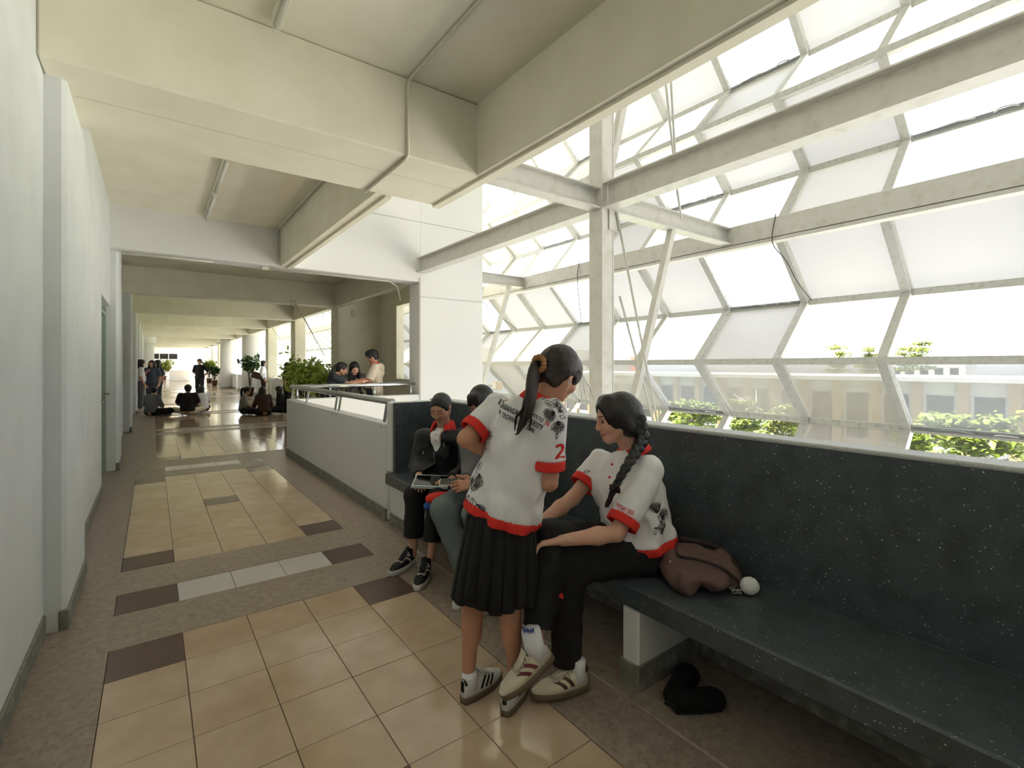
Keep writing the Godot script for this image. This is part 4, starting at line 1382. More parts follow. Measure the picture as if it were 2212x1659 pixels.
func shoe(parent: Node, heel: Vector3, toe_dir: Vector3, up: Vector3, S: Dictionary) -> Node3D:
	var L: float = S.get("len", 0.25)
	var z := toe_dir.normalized()
	var y := (up - z * up.dot(z)).normalized()
	var x := y.cross(z)
	var rim := []
	var n := 22
	for i in n + 1:
		var u := 0.5 - 0.5 * cos(PI * i / n)
		var ring := []
		for k in 17: ring.append(shoe_at(u, PI * k / 16.0, L))
		ring.reverse()
		rim.append(ring)
	var o := part(parent, "shoe", rings(rim), S.upper, Transform3D(Basis(x, y, z), heel))
	# sole
	var srings := []
	for q in [[0.0, -0.001], [0.002, 0.003], [0.024, 0.0035], [S.get("sole_h", 0.026), 0.001]]:
		var ring := []
		for i in 2 * n:
			var right := i < n
			var u := 0.5 - 0.5 * cos(PI * (i if right else 2 * n - i) / n)
			ring.append(Vector3((shoe_w(u) + q[1]) * (1.0 if right else -1.0), q[0], L * u + q[1] * (2.0 * u - 1.0)))
		srings.append(ring)
	part(o, "sole", rings(srings), S.sole)
	# side stripes on both sides
	for s in S.get("stripes", 0):
		for side in 2:
			var z0: float = S.get("stripe_at", 0.38) + S.get("stripe_gap", 0.10) * s
			part(o, "stripe", shoe_patch(func(u: float, v: float) -> Vector3:
				var t: float = lerpf(0.12, 1.12, u)
				return shoe_at(z0 + S.get("stripe_w", 0.052) * v + 0.16 * (u - 0.5), t if side == 0 else PI - t, L, 0.0016), 8, 2), S.stripe)
	if S.has("tab"):
		part(o, "heel_tab", shoe_patch(func(u: float, v: float) -> Vector3:
			var t: float = lerpf(0.62, PI - 0.62, u)
			return shoe_at(0.01 + 0.19 * v, t, L, 0.0016), 14, 3), S.tab)
		part(o, "heel_tab", shoe_patch(func(u: float, v: float) -> Vector3:
			return Vector3(lerpf(-1, 1, u) * 0.009, lerpf(0.05, 0.094, v), -0.0025), 4, 3), S.tab)
	if S.has("toe"):
		part(o, "toe_cap", shoe_patch(func(u: float, v: float) -> Vector3:
			return shoe_at(lerpf(0.78 - 0.05 * sin(PI * u), 0.985, v), lerpf(0.08, PI - 0.08, u), L, 0.0012), 14, 5), S.toe)
	# tongue, laces
	part(o, "tongue", rings(tube_rings([Vector3(0, 0.070, L * 0.60), Vector3(0, 0.088, L * 0.46), Vector3(0, 0.112, L * 0.34)], [0.020, 0.022, 0.022], 10, 0.25, Vector3.RIGHT)), S.get("tongue", S.upper))
	for k in 6:
		var zz := 0.36 + 0.055 * k
		var pts := []
		for j in 7:
			pts.append(shoe_at(zz + 0.02 * sin(j * 1.6), lerpf(1.05, PI - 1.05, j / 6.0), L, 0.0035))
		part(o, "lace", tube(pts, 0.0032, 5), S.get("lace", M.rubber_white))
	for sd in [-1.0, 1.0]:
		part(o, "lace_bow", tube(curve([shoe_at(0.36, PI / 2, L, 0.004), shoe_at(0.36, PI / 2, L, 0.012) + Vector3(0.02 * sd, 0.006, 0.005), shoe_at(0.38, PI / 2 - 0.8 * sd, L, 0.012), shoe_at(0.37, PI / 2, L, 0.005)], 4), 0.0028, 5), S.get("lace", M.rubber_white))
	if S.has("sock"):
		part(o, "sock", rings(tube_rings([Vector3(0, 0.05, L * 0.17), Vector3(0, 0.10, L * 0.17), Vector3(0, S.get("sock_h", 0.13), L * 0.165 + S.get("sock_lean", 0.0))], [S.get("sock_r", 0.034), S.get("sock_r", 0.034), S.get("sock_r", 0.034) - 0.002], 14)), S.sock)
	return o

# ---- print that lies on cloth: strokes and lettering thrown onto a surface
func ribbon(st: SurfaceTool, pts: Array, w: float, f: Field, dir: Vector3, lift := 0.0016) -> void:
	var on := []
	for p in pts: on.append(f.hit(p, dir) - dir * lift)
	for i in on.size() - 1:
		var d: Vector3 = on[i + 1] - on[i]
		if d.length() < 1e-5 or d.length() > 0.06: continue
		var s := d.cross(dir).normalized() * w * 0.5
		st.add_vertex(on[i] - s); st.add_vertex(on[i] + s); st.add_vertex(on[i + 1] + s)
		st.add_vertex(on[i] - s); st.add_vertex(on[i + 1] + s); st.add_vertex(on[i + 1] - s)

func strokes(parent: Node, called: String, lines: Array, at: Vector3, ex: Vector3, ey: Vector3, w: float, m: Material, f: Field, dir: Vector3) -> void:
	var st := SurfaceTool.new()
	st.begin(Mesh.PRIMITIVE_TRIANGLES)
	for l in lines:
		var pts := []
		for q in l: pts.append(at + ex * q.x + ey * q.y)
		ribbon(st, pts, w, f, dir)
	st.generate_normals()
	part(parent, called, st.commit(), m)

func lettering(parent: Node, called: String, text: String, high: float, at: Vector3, ex: Vector3, ey: Vector3, m: Material, f: Field, dir: Vector3, squeeze := 1.0) -> void:
	var t := TextMesh.new()
	var fo := SystemFont.new()
	fo.font_names = PackedStringArray(["Droid Sans"])
	fo.font_weight = 700
	t.font = fo
	t.font_size = 48
	t.pixel_size = high / 34.0
	t.depth = 0.0
	t.curve_step = 1.0
	t.text = text
	var arr := t.get_mesh_arrays()
	var v: PackedVector3Array = arr[Mesh.ARRAY_VERTEX]
	var ix: PackedInt32Array = arr[Mesh.ARRAY_INDEX]
	var nv := PackedVector3Array()
	for p in v:
		nv.append(f.hit(at + ex * (p.x * squeeze) + ey * p.y, dir) - dir * 0.0018)
	var keep := PackedInt32Array()
	for k in range(0, ix.size(), 3):
		if nv[ix[k]].distance_to(nv[ix[k + 1]]) < 0.08 and nv[ix[k]].distance_to(nv[ix[k + 2]]) < 0.08:
			for j in 3: keep.append(ix[k + j])
	part(parent, called, smooth_mesh(nv, keep, PackedColorArray()), m)

func flower_lines(sd: int) -> Array:
	# an outlined bloom about one unit across: petals, veins, sepals
	var out := []
	var g := RandomNumberGenerator.new()
	g.seed = sd
	for k in 6:
		var a := PI * (0.14 + 0.145 * k)
		var tip := Vector2(cos(a), sin(a)) * g.randf_range(0.48, 0.60)
		var side := Vector2(-sin(a), cos(a)) * 0.17
		var base := Vector2(0, -0.28)
		out.append([base, base.lerp(tip, 0.4) + side, base.lerp(tip, 0.8) + side * 0.9, tip, base.lerp(tip, 0.8) - side * 0.8, base.lerp(tip, 0.4) - side, base])
		out.append([base.lerp(tip, 0.2), base.lerp(tip, 0.6) + side * 0.2, base.lerp(tip, 0.85)])
		out.append([base.lerp(tip, 0.5) + side * 0.5, base.lerp(tip, 0.85) + side * 0.3])
	out.append([Vector2(-0.2, -0.2), Vector2(0, -0.34), Vector2(0.2, -0.2)])
	return out

func leaf_lines(a: Vector2, b: Vector2, w: float) -> Array:
	var s := Vector2(-(b - a).y, (b - a).x) * w
	return [[a, a.lerp(b, 0.35) + s, a.lerp(b, 0.75) + s * 0.7, b, a.lerp(b, 0.7) - s * 0.7, a.lerp(b, 0.3) - s, a], [a, b]]

func moved(lines: Array, at: Vector2, turn: float, size: float) -> Array:
	var out := []
	for l in lines:
		var n := []
		for q in l: n.append(at + (q * size).rotated(turn))
		out.append(n)
	return out

# ---------------------------------------------------------------- the four students by the bench
const DIRECTIONS := ["front", "face", "crown"]

func person(label: String, base: Vector3, J: Dictionary) -> Node3D:
	var p := thing("person", label, "person", base)
	for key in J:
		if not key in DIRECTIONS: J[key] -= base
	J.front = (J.front as Vector3).normalized()
	return p

func dress(p: Node3D, J: Dictionary, W: Dictionary, g := 1.0, lod := 0) -> Dictionary:
	# lod 0: close by, 1: at the rail, 2: far down the hall
	var made := {}
	var fine := lod == 0
	var body := part(p, "body", null, W.skin)
	made.body = body
	knit(body, body_field(J, g, fine), [0.011, 0.016, 0.024][lod])
	knit(body, head_field(J, g * W.get("head_g", 1.0), lod < 2), [0.0036, 0.007, 0.014][lod], face_tint(J, g * W.get("head_g", 1.0)) if lod < 2 else null)
	for s in SIDES:
		var k: String = "hand_" + s
		if W.has(k):
			var h: Dictionary = W[k]
			knit(body, hand_field(J["wr_" + s], h.dir, h.palm, h.side, h.curl, g), 0.0034 if fine else 0.008)
		elif lod > 0:
			var d: Vector3 = (J["wr_" + s] - J["el_" + s]).normalized()
			var f := Field.new()
			f.k = 0.02
			f.cap(J["wr_" + s], J["wr_" + s] + d * 0.07 * g, 0.026 * g, 0.03 * g)
			f.cap(J["wr_" + s] + d * 0.07 * g, J["wr_" + s] + (d + J.front * 0.5).normalized() * 0.14 * g, 0.026 * g, 0.014 * g)
			f.cap(J["wr_" + s] + d * 0.03 * g, J["wr_" + s] + (d * 0.6 + J.front).normalized() * 0.08 * g, 0.014 * g, 0.010 * g)
			knit(body, f, 0.009 if lod == 1 else 0.014)
	if lod < 2: eyes(body, J, g * W.get("head_g", 1.0), W.get("eyes", false))
	var hair := part(p, "hair", null, W.hair_mat)
	made.hair = hair
	knit(hair, hair_cap(J, g * W.get("head_g", 1.0), W), [0.005, 0.009, 0.016][lod])
	var sf := shirt_field(J, W, g)
	made.shirt = part(p, W.get("top_name", "shirt"), null, W.top)
	made.shirt_field = sf
	knit(made.shirt, sf, [0.0085, 0.014, 0.022][lod])
	if W.has("trim"):
		# cuffs, hem and collar in another colour
		var b: float = W.get("bulk", 1.0)
		for s in SIDES:
			var t: float = W.get("sleeve_to_" + s, W.get("sleeve", 0.62))
			var sh: Vector3 = J["sh_" + s]
			var el: Vector3 = J["el_" + s]
			var sr: float = W.get("sleeve_r", 0.060) * g
			var end := sh.lerp(el, t)
			var d := (el - sh).normalized()
			if lod == 0:
				ring_band("sleeve_cuff", made.shirt, end - d * 0.040 * g, end, sr + 0.002, sr * W.get("sleeve_flare", 1.02) + 0.002, W.trim, Vector3.ZERO, 1.0, 0.012)
		if J.has("hem") and lod == 0:
			var up: Vector3 = ((J.chest as Vector3) - J.hem).normalized()
			var r0: float = W.get("hem_r", 0.150) * b * g
			ring_band("hem_band", made.shirt, J.hem - up * 0.001, J.hem + up * W.get("hem_band", 0.032), r0 + 0.002, r0 + 0.002, W.trim, J.front, W.get("flat", 1.35), 0.0, sf)
		var nu: Vector3 = ((J.head as Vector3) - J.neck).normalized()
		part(made.shirt, "collar", collar_mesh(J.neck + nu * 0.012 * g, nu.lerp(Vector3.UP, 0.3), J.front, 0.062 * g, 0.034 * g, 0.32), W.trim)
	if W.has("bottom"):
		var lf := legs_field(J, W, g)
		made.legs = part(p, W.get("bottom_name", "trousers"), null, W.bottom)
		made.legs_field = lf
		knit(made.legs, lf, [0.010, 0.016, 0.022][lod])
	return made

func pleated_skirt(p: Node3D, top: Vector3, bottom: Vector3, front: Vector3, r0: Vector2, r1: Vector2, n: int, m: Material, tilt := 0.0) -> MeshInstance3D:
	var side := front.cross(Vector3.UP).normalized()
	var fr := Vector3.UP.cross(side).normalized()
	var list := []
	var g := RandomNumberGenerator.new()
	g.seed = 12
	var wob := []
	for k in n: wob.append(Vector2(g.randf_range(-0.22, 0.22), g.randf_range(0.7, 1.35)))
	var levels := 9
	for l in levels:
		var t := float(l) / (levels - 1)
		var c := top.lerp(bottom, t)
		var r := r0.lerp(r1, pow(t, 0.85))
		var ring := []
		for k in n:
			# each pleat: lap, flat face, then a sharp step in to the next
			for q in [[0.0, 0.0], [0.10, 1.0], [0.50, 1.12], [0.86, 1.0], [0.93, -0.2]]:
				var a: float = -TAU * (k + q[0] + wob[k].x * t * 0.5) / n
				var out: float = q[1] * 0.016 * wob[k].y * (0.15 + 0.85 * t)
				var rr := Vector2(r.x + out, r.y + out)
				var lift: float = (0.010 * sin(k * 1.7) + (0.006 if q[1] > 0.5 else 0.0)) * t
				ring.append(c + side * cos(a) * rr.x + fr * sin(a) * rr.y + Vector3(0, lift + tilt * cos(a) * t, 0))
		list.append(ring)
	# turn the hem under
	var inner := []
	for q in list[-1]: inner.append((q as Vector3).lerp(bottom, 0.06) + Vector3(0, 0.004, 0))
	list.append(inner)
	return part(p, "pleated_skirt", rings(list, false), m)

func build_people() -> void:
	people_materials()
	var t0 := Time.get_ticks_msec()
	standing_student()
	braid_student()
	jacket_student()
	jeans_student()
	near_things()
	background_people()
	run_jobs()
	print("people ", Time.get_ticks_msec() - t0, " ms")
	shirt_prints()

var girl := {}
func standing_student() -> void:
	var base := Vector3(1.13, 0, -1.72)
	var J := {
		"head": Vector3(1.371, 1.373, -1.524), "neck": Vector3(1.309, 1.252, -1.582), "chest": Vector3(1.264, 1.079, -1.640), "pelvis": Vector3(1.205, 0.768, -1.709), "hem": Vector3(1.200, 0.752, -1.712),
		"sh_l": Vector3(1.206, 1.218, -1.757), "el_l": Vector3(1.056, 1.097, -1.756), "wr_l": Vector3(1.289, 0.985, -1.858),
		"sh_r": Vector3(1.290, 1.206, -1.484), "el_r": Vector3(1.297, 0.929, -1.503), "wr_r": Vector3(1.461, 0.960, -1.681),
		"hip_l": Vector3(1.183, 0.712, -1.787), "kn_l": Vector3(1.101, 0.410, -1.785), "an_l": Vector3(1.081, 0.069, -1.775),
		"hip_r": Vector3(1.243, 0.738, -1.643), "kn_r": Vector3(1.213, 0.429, -1.653), "an_r": Vector3(1.215, 0.075, -1.626),
		"front": Vector3(0.93, 0, -0.37), "face": Vector3(0.77, -0.60, -0.12), "crown": Vector3(0.4, 1.0, 0.0)}
	var p := person("student standing with back turned, white polo, black pleated skirt and ponytail", base, J)
	var W := {"skin": M.skin_tan, "hair_mat": M.hair_brown, "hair": "tail", "hair_thick": 0.012, "top": M.cloth_white, "top_name": "polo_shirt", "trim": M.cloth_red,
		"bulk": 1.06, "flat": 1.32, "hem_r": 0.158, "hem_band": 0.040, "sleeve": 0.80, "sleeve_r": 0.063, "sleeve_flare": 1.0, "fold": [0.11, 0.030, Vector3(1.0, 0.5, 1.0), 3],
		"hand_l": {"dir": Vector3(0.8, 0.1, 0.4), "palm": Vector3(0, -0.2, 1), "side": 1.0, "curl": 0.5}, "hand_r": {"dir": Vector3(0.7, 0.3, -0.5), "palm": Vector3(0, 0, -1), "side": -1.0, "curl": 0.5}}
	girl = dress(p, J, W)
	girl.J = J
	girl.p = p
	pleated_skirt(p, Vector3(1.203, 0.780, -1.710) - base, Vector3(1.189, 0.417, -1.732) - base, J.front, Vector2(0.150, 0.118), Vector2(0.185, 0.155), 20, M.cloth_black)
	# ponytail tied with a scrunchie, falling over the back
	var tail := [Vector3(1.286, 1.414, -1.537) - base, Vector3(1.239, 1.385, -1.521) - base, Vector3(1.207, 1.322, -1.502) - base, Vector3(1.193, 1.259, -1.493) - base, Vector3(1.181, 1.204, -1.502) - base, Vector3(1.167, 1.145, -1.525) - base]
	var g := RandomNumberGenerator.new()
	g.seed = 5
	var st := SurfaceTool.new()
	st.begin(Mesh.PRIMITIVE_TRIANGLES)
	st.set_smooth_group(0)
	skin(st, tube_rings(curve(tail, 4), [0.018, 0.024, 0.03, 0.035, 0.038, 0.04, 0.04, 0.04, 0.039, 0.038, 0.037, 0.035, 0.033, 0.03, 0.027, 0.024, 0.02, 0.016, 0.012, 0.007, 0.003], 12, 0.5))
	var locks := [[Vector3(1.179, 1.180, -1.529), Vector3(1.169, 1.137, -1.542), Vector3(1.161, 1.131, -1.554)], [Vector3(1.200, 1.238, -1.519), Vector3(1.208, 1.193, -1.507), Vector3(1.198, 1.162, -1.508)], [Vector3(1.200, 1.257, -1.519), Vector3(1.211, 1.211, -1.505), Vector3(1.196, 1.148, -1.509)], [Vector3(1.182, 1.230, -1.526), Vector3(1.167, 1.201, -1.550), Vector3(1.164, 1.145, -1.558)], [Vector3(1.192, 1.266, -1.525), Vector3(1.176, 1.202, -1.531), Vector3(1.166, 1.143, -1.545)]]
	for l in locks:
		var pts := curve([Vector3(1.213, 1.315, -1.522) - base, l[0] - base, l[1] - base, l[2] - base], 5)
		var rad := []
		for k in pts.size(): rad.append(lerpf(0.014, 0.0015, float(k) / pts.size()))
		skin(st, tube_rings(pts, rad, 7, 0.6))
	# loose strands by the temple
	for k in 7:
		var q := Vector3(1.387, 1.400, -1.462) - base
		var e := Vector3(0.805, 0, 0.593)
		var pts := curve([q, q + e * (0.024 + 0.002 * k) - Vector3(0, 0.022, 0), q + e * (0.030 + 0.005 * k) - Vector3(0, 0.065, 0), q + e * (0.030 + 0.010 * k) - Vector3(0, 0.10 + 0.012 * ((k * 3) % 5), 0)], 6)
		skin(st, tube_rings(pts, [0.0020, 0.0016, 0.0012, 0.0010, 0.0008, 0.0006], 4))
	st.generate_normals()
	part(girl.hair, "ponytail", st.commit(), M.hair_brown)
	var sc := SurfaceTool.new()
	sc.begin(Mesh.PRIMITIVE_TRIANGLES)
	sc.set_smooth_group(0)
	var pts2 := []
	var c: Vector3 = Vector3(1.254, 1.411, -1.516) - base
	for k in 41:
		var a := TAU * k / 40.0
		pts2.append(c + Vector3(0, cos(a), 0) * 0.026 + Vector3(0.5, 0, 0.86) * sin(a) * 0.022 + Vector3(-0.86, 0, 0.5) * 0.005 * sin(a * 9.0))
	var rr := []
	for k in 41: rr.append(0.012 + 0.004 * sin(k * 2.1))
	skin(sc, tube_rings(pts2, rr, 8))
	sc.generate_normals()
	part(p, "scrunchie", sc.commit(), M.scrunchie)
	# small hoop in the ear
	var A := head_axes(J)
	var ear: Vector3 = J.head + A[2] * 0.078 - A[1] * 0.040
	var hoop := []
	for k in 13: hoop.append(ear + A[1] * cos(TAU * k / 12.0) * 0.007 + A[0] * sin(TAU * k / 12.0) * 0.007)
	part(p, "earring", tube(hoop, 0.0014, 5), M.chrome)
	var S := {"upper": M.leather_white, "sole": M.gum_sole, "stripe": M.suede_black, "stripes": 3, "tab": M.suede_black, "sock": M.sock_white, "sock_h": 0.108, "len": 0.235}
	shoe(p, Vector3(1.035, 0, -1.745) - base, Vector3(0.965, 0, -0.26), Vector3.UP, S)
	shoe(p, Vector3(1.130, 0, -1.58) - base, Vector3(0.84, 0, -0.54), Vector3.UP, S)

var braid := {}
func braid_student() -> void:
	var base := Vector3(1.75, 0, -1.55)
	var J := {
		"head": Vector3(1.814, 1.150, -1.594), "neck": Vector3(1.875, 0.989, -1.549), "chest": Vector3(1.848, 0.803, -1.544), "pelvis": Vector3(1.913, 0.569, -1.496), "hem": Vector3(1.881, 0.553, -1.520),
		"sh_l": Vector3(1.813, 0.929, -1.408), "el_l": Vector3(1.612, 0.681, -1.420), "wr_l": Vector3(1.391, 0.663, -1.534),
		"sh_r": Vector3(1.830, 0.910, -1.719), "el_r": Vector3(1.651, 0.752, -1.740), "wr_r": Vector3(1.410, 0.675, -1.718),
		"hip_l": Vector3(1.830, 0.533, -1.458), "kn_l": Vector3(1.475, 0.520, -1.584), "an_l": Vector3(1.441, 0.063, -1.559),
		"hip_r": Vector3(1.923, 0.518, -1.589), "kn_r": Vector3(1.405, 0.640, -1.622), "an_r": Vector3(1.271, 0.285, -1.548),
		"front": Vector3(-0.90, 0, -0.43), "face": Vector3(-0.84, -0.12, -0.53), "crown": Vector3(0.1, 1.0, 0.0)}
	var p := person("student sitting on bench with a long braid, white polo and black trousers", base, J)
	var W := {"skin": M.skin_light, "hair_mat": M.hair_black, "hair": "braid", "hair_thick": 0.016, "head_g": 1.06, "top": M.cloth_white, "top_name": "polo_shirt", "trim": M.cloth_red,
		"bulk": 1.12, "flat": 1.08, "bust": 0.066, "hem_r": 0.165, "hem_band": 0.038, "sleeve": 0.80, "sleeve_to_l": 0.88, "sleeve_to_r": 0.66, "sleeve_r": 0.069, "sleeve_flare": 1.0, "fold": [0.11, 0.028, Vector3(1.0, 0.6, 1.0), 8],
		"bottom": M.cloth_black, "pants": 0.90, "leg_bulk": 1.1, "knee_r": 0.073, "cuff_r": 0.062, "leg_fold": [0.09, 0.006, Vector3(1, 1, 1), 2], "eyes": true,
		"hand_l": {"dir": Vector3(-0.75, -0.15, -0.62), "palm": Vector3(-0.2, -1, 0.2), "side": -1.0, "curl": 0.35}, "hand_r": {"dir": Vector3(-0.75, -0.35, 0.2), "palm": Vector3(0.0, -1, 0.2), "side": 1.0, "curl": 0.35}}
	braid = dress(p, J, W)
	braid.J = J
	braid.p = p
	# hair behind the ear gathered into a braid that comes over the shoulder
	var st := SurfaceTool.new()
	st.begin(Mesh.PRIMITIVE_TRIANGLES)
	st.set_smooth_group(0)
	var path := curve([Vector3(1.861, 1.150, -1.510), Vector3(1.835, 1.069, -1.467), Vector3(1.758, 1.017, -1.437), Vector3(1.666, 0.958, -1.417), Vector3(1.607, 0.884, -1.424), Vector3(1.590, 0.789, -1.461)], 10)
	for s in 3:
		var pts := []
		var rad := []
		for k in path.size():
			var t := float(k) / (path.size() - 1)
			var d: Vector3 = (path[mini(k + 1, path.size() - 1)] - path[maxi(k - 1, 0)]).normalized()
			var x := d.cross(Vector3(0.6, 0, -0.8)).normalized()
			var y := d.cross(x)
			var ph := TAU * (t * 4.0 + s / 3.0)
			var a := lerpf(0.017, 0.004, t)
			pts.append(path[k] - base + x * cos(ph) * a + y * sin(2.0 * ph) * a * 0.6)
			rad.append(lerpf(0.026, 0.006, t))
		skin(st, tube_rings(pts, rad, 8))
	# fringe and wisps at the temple
	for k in 10:
		var t := k / 9.0
		var a: Vector3 = Vector3(1.755, 1.245, -1.588) - base + Vector3(0.004 * k, 0.0, 0.003 * k)
		var c: Vector3 = Vector3(1.709, 1.178, -1.635) - base + Vector3(0.06 * t, 0.0 - 0.05 * t, 0.05 * t)
		skin(st, tube_rings(curve([a, a.lerp(c, 0.5) + Vector3(-0.012, 0.008, -0.006), c], 6), [0.006, 0.005, 0.004, 0.003, 0.002, 0.001], 5))
	st.generate_normals()
	part(braid.hair, "braid", st.commit(), M.hair_black)
	var tie: Vector3 = Vector3(1.601, 0.869, -1.428) - base
	var bow := SurfaceTool.new()
	bow.begin(Mesh.PRIMITIVE_TRIANGLES)
	bow.set_smooth_group(0)
	for k in 3:
		skin(bow, tube_rings(curve([tie, tie + Vector3(0.02, 0.012 * (k - 1), 0.012).rotated(Vector3.UP, k * 2.0), tie + Vector3(0.005, 0.02, 0.015).rotated(Vector3.UP, k * 2.0), tie], 4), [0.006], 6))
	bow.generate_normals()
	part(p, "hair_tie", bow.commit(), M.cloth_maroon)
	# polo buttons
	for q in [Vector3(1.660, 0.935, -1.509), Vector3(1.654, 0.881, -1.514)]:
		var at: Vector3 = (braid.shirt_field as Field).hit(q - base + Vector3(-0.35, 0, 0.25), Vector3(0.81, 0, -0.58))
		part(braid.shirt, "button", tube([at, at + Vector3(-0.004, 0, 0.003)], 0.006, 10), M.cloth_red)
	var S := {"upper": M.leather_cream, "sole": M.gum_sole, "stripe": M.stripe_brown, "stripes": 2, "stripe_w": 0.065, "stripe_gap": 0.13, "stripe_at": 0.36, "tab": M.stripe_brown, "sock": M.sock_white, "sock_h": 0.13, "len": 0.25, "lace": M.leather_cream}
	shoe(p, Vector3(1.51, 0.012, -1.50) - base, Vector3(-0.93, 0, -0.36), Vector3.UP, S)
	var S2 := S.duplicate()
	S2.stripe = M.stripe_maroon
	S2.tab = M.stripe_maroon
	S2.sock_h = 0.165
	S2.sock_r = 0.041
	S2.sock_lean = -0.02
	var raised := shoe(p, Vector3(1.312, 0.221, -1.492) - base, Vector3(-0.79, -0.50, -0.27), Vector3(-0.457, 0.80, -0.088), S2)
	girl.raised = raised
	# tip of a red ribbon hanging below the thigh
	part(p, "ribbon_end", rings(tube_rings([Vector3(1.381, 0.467, -1.541) - base, Vector3(1.386, 0.436, -1.537) - base, Vector3(1.399, 0.418, -1.528) - base], [0.006, 0.016, 0.003], 8, 0.2)), M.cloth_red)

func jacket_student() -> void:
	var base := Vector3(1.6, 0, -3.25)
	var J := {
		"head": Vector3(1.764, 1.087, -3.297), "neck": Vector3(1.820, 0.929, -3.355), "chest": Vector3(1.824, 0.731, -3.377), "pelvis": Vector3(1.837, 0.472, -3.417), "hem": Vector3(1.827, 0.459, -3.399),
		"sh_r": Vector3(1.690, 0.847, -3.451), "el_r": Vector3(1.629, 0.643, -3.422), "wr_r": Vector3(1.532, 0.609, -3.195),
		"sh_l": Vector3(1.868, 0.870, -3.121), "el_l": Vector3(1.843, 0.663, -3.040), "wr_l": Vector3(1.654, 0.611, -2.956),
		"hip_r": Vector3(1.764, 0.505, -3.471), "kn_r": Vector3(1.506, 0.480, -3.201), "an_r": Vector3(1.480, 0.069, -3.183),
		"hip_l": Vector3(1.856, 0.517, -3.303), "kn_l": Vector3(1.568, 0.501, -2.969), "an_l": Vector3(1.502, 0.103, -2.956),
		"front": Vector3(-0.85, 0, 0.53), "face": Vector3(-0.72, -0.42, 0.55), "crown": Vector3(-0.3, 1.0, 0.2)}
	var p := person("student in black zip jacket with red collar sitting and looking at a tablet", base, J)
	var W := {"skin": M.skin_warm, "hair_mat": M.hair_black, "hair": "tail", "hair_thick": 0.004, "top": M.jacket_black, "top_name": "jacket",
		"bulk": 1.05, "flat": 1.25, "bust": 0.055, "hem_r": 0.150, "sleeve": 1.86, "sleeve_r": 0.066, "fold": [0.07, 0.007, Vector3(1.0, 0.8, 1.0), 21],
		"bottom": M.cloth_black, "pants": 0.70, "knee_r": 0.072, "cuff_r": 0.070, "leg_fold": [0.08, 0.005, Vector3(1, 1, 1), 4], "eyes": false,
		"hand_r": {"dir": Vector3(-0.35, -0.25, 0.85), "palm": Vector3(0.1, -1, -0.2), "side": 1.0, "curl": 0.4}, "hand_l": {"dir": Vector3(-0.75, -0.1, -0.55), "palm": Vector3(-0.2, -1, 0.0), "side": -1.0, "curl": 0.45}}
	var d := dress(p, J, W)
	var nu: Vector3 = (J.head - J.neck).normalized()
	var sh: MeshInstance3D = part(p, "polo_shirt", null, M.cloth_white)
	# white polo front in the open jacket
	var bf: Vector3 = J.front
	var W2 := W.duplicate()
	W2.bulk = 1.0
	W2.erase("fold")
	W2.sleeve = 0.3
	var f := shirt_field(J, W2, 0.975)
	f.keep_below(J.neck + Vector3(0, 0.012, 0), Vector3.UP + bf * 0.25)
	f.keep_below(J.chest - Vector3(0, 0.10, 0), Vector3.DOWN)
	f.keep_below(J.chest, -bf)
	var across: Vector3 = (J.sh_l - J.sh_r).normalized()
	f.keep_below(J.chest + across * 0.062, across)
	f.keep_below(J.chest - across * 0.062, -across)
	knit(sh, f, 0.007)
	(d.shirt_field as Field).cap(J.neck + bf * 0.07 - Vector3(0, 0.0, 0), J.chest + bf * 0.175 - Vector3(0, 0.045, 0), 0.060, 0.012, Vector3.ZERO, 1.0, 0, 0.008, 1)
	part(sh, "collar", collar_mesh(J.neck + nu * 0.014, Vector3(0.05, 1, 0), J.front, 0.070, 0.052, 0.55), M.cloth_red)
	for s in [0.0, 0.045]:
		var at: Vector3 = f.hit(J.neck + bf * 0.25 - Vector3(0, 0.045 + s, 0), -bf)
		part(sh, "button", tube([at, at + bf * 0.003], 0.005, 8), M.cloth_red)
	# grey chest panels, zip, drawcord
	var jf: Field = d.shirt_field
	var side: Vector3 = (J.sh_r - J.sh_l).normalized()
	for q in [[0.055, -0.045, 0.05], [0.02, -0.12, 0.045]]:
		var st := SurfaceTool.new()
		st.begin(Mesh.PRIMITIVE_TRIANGLES)
		st.set_smooth_group(0)
		for i in 6:
			for j in 5:
				var c4 := []
				for uv in [[i, j], [i + 1, j], [i + 1, j + 1], [i, j + 1]]:
					var at: Vector3 = J.chest + side * (q[0] + (uv[0] / 6.0 - 0.5) * 0.11 + 0.008 * uv[1]) + Vector3(0, q[1] + (uv[1] / 5.0 - 0.5) * q[2] * 1.6, 0) + bf * 0.3
					c4.append(jf.hit(at, -bf) + bf * 0.0025)
				for k in [0, 1, 2, 0, 2, 3]: st.add_vertex(c4[k])
		st.generate_normals()
		part(d.shirt, "chest_panel", st.commit(), M.jacket_panel)
	var zip := []
	for k in 9: zip.append(jf.hit(J.chest + bf * 0.3 + Vector3(0, 0.02 - 0.022 * k, 0) + side * 0.004, -bf) + bf * 0.002)
	part(d.shirt, "zip", tube(zip, 0.003, 5), M.brushed)
	for s in [[0.085, 0.03], [-0.08, 0.09]]:
		var a: Vector3 = jf.hit(J.chest + bf * 0.3 + side * s[0] + Vector3(0, s[1], 0), -bf) + bf * 0.004
		part(d.shirt, "drawcord", tube([a, a - Vector3(0, 0.035, 0) + side * s[0] * 0.1], 0.003, 5), M.rubber_white)
	var S := {"upper": M.suede_black, "sole": M.rubber_white, "stripe": M.rubber_white, "stripes": 1, "toe": M.suede_black, "sock": M.sock_black, "sock_h": 0.12, "len": 0.262, "sole_h": 0.036}
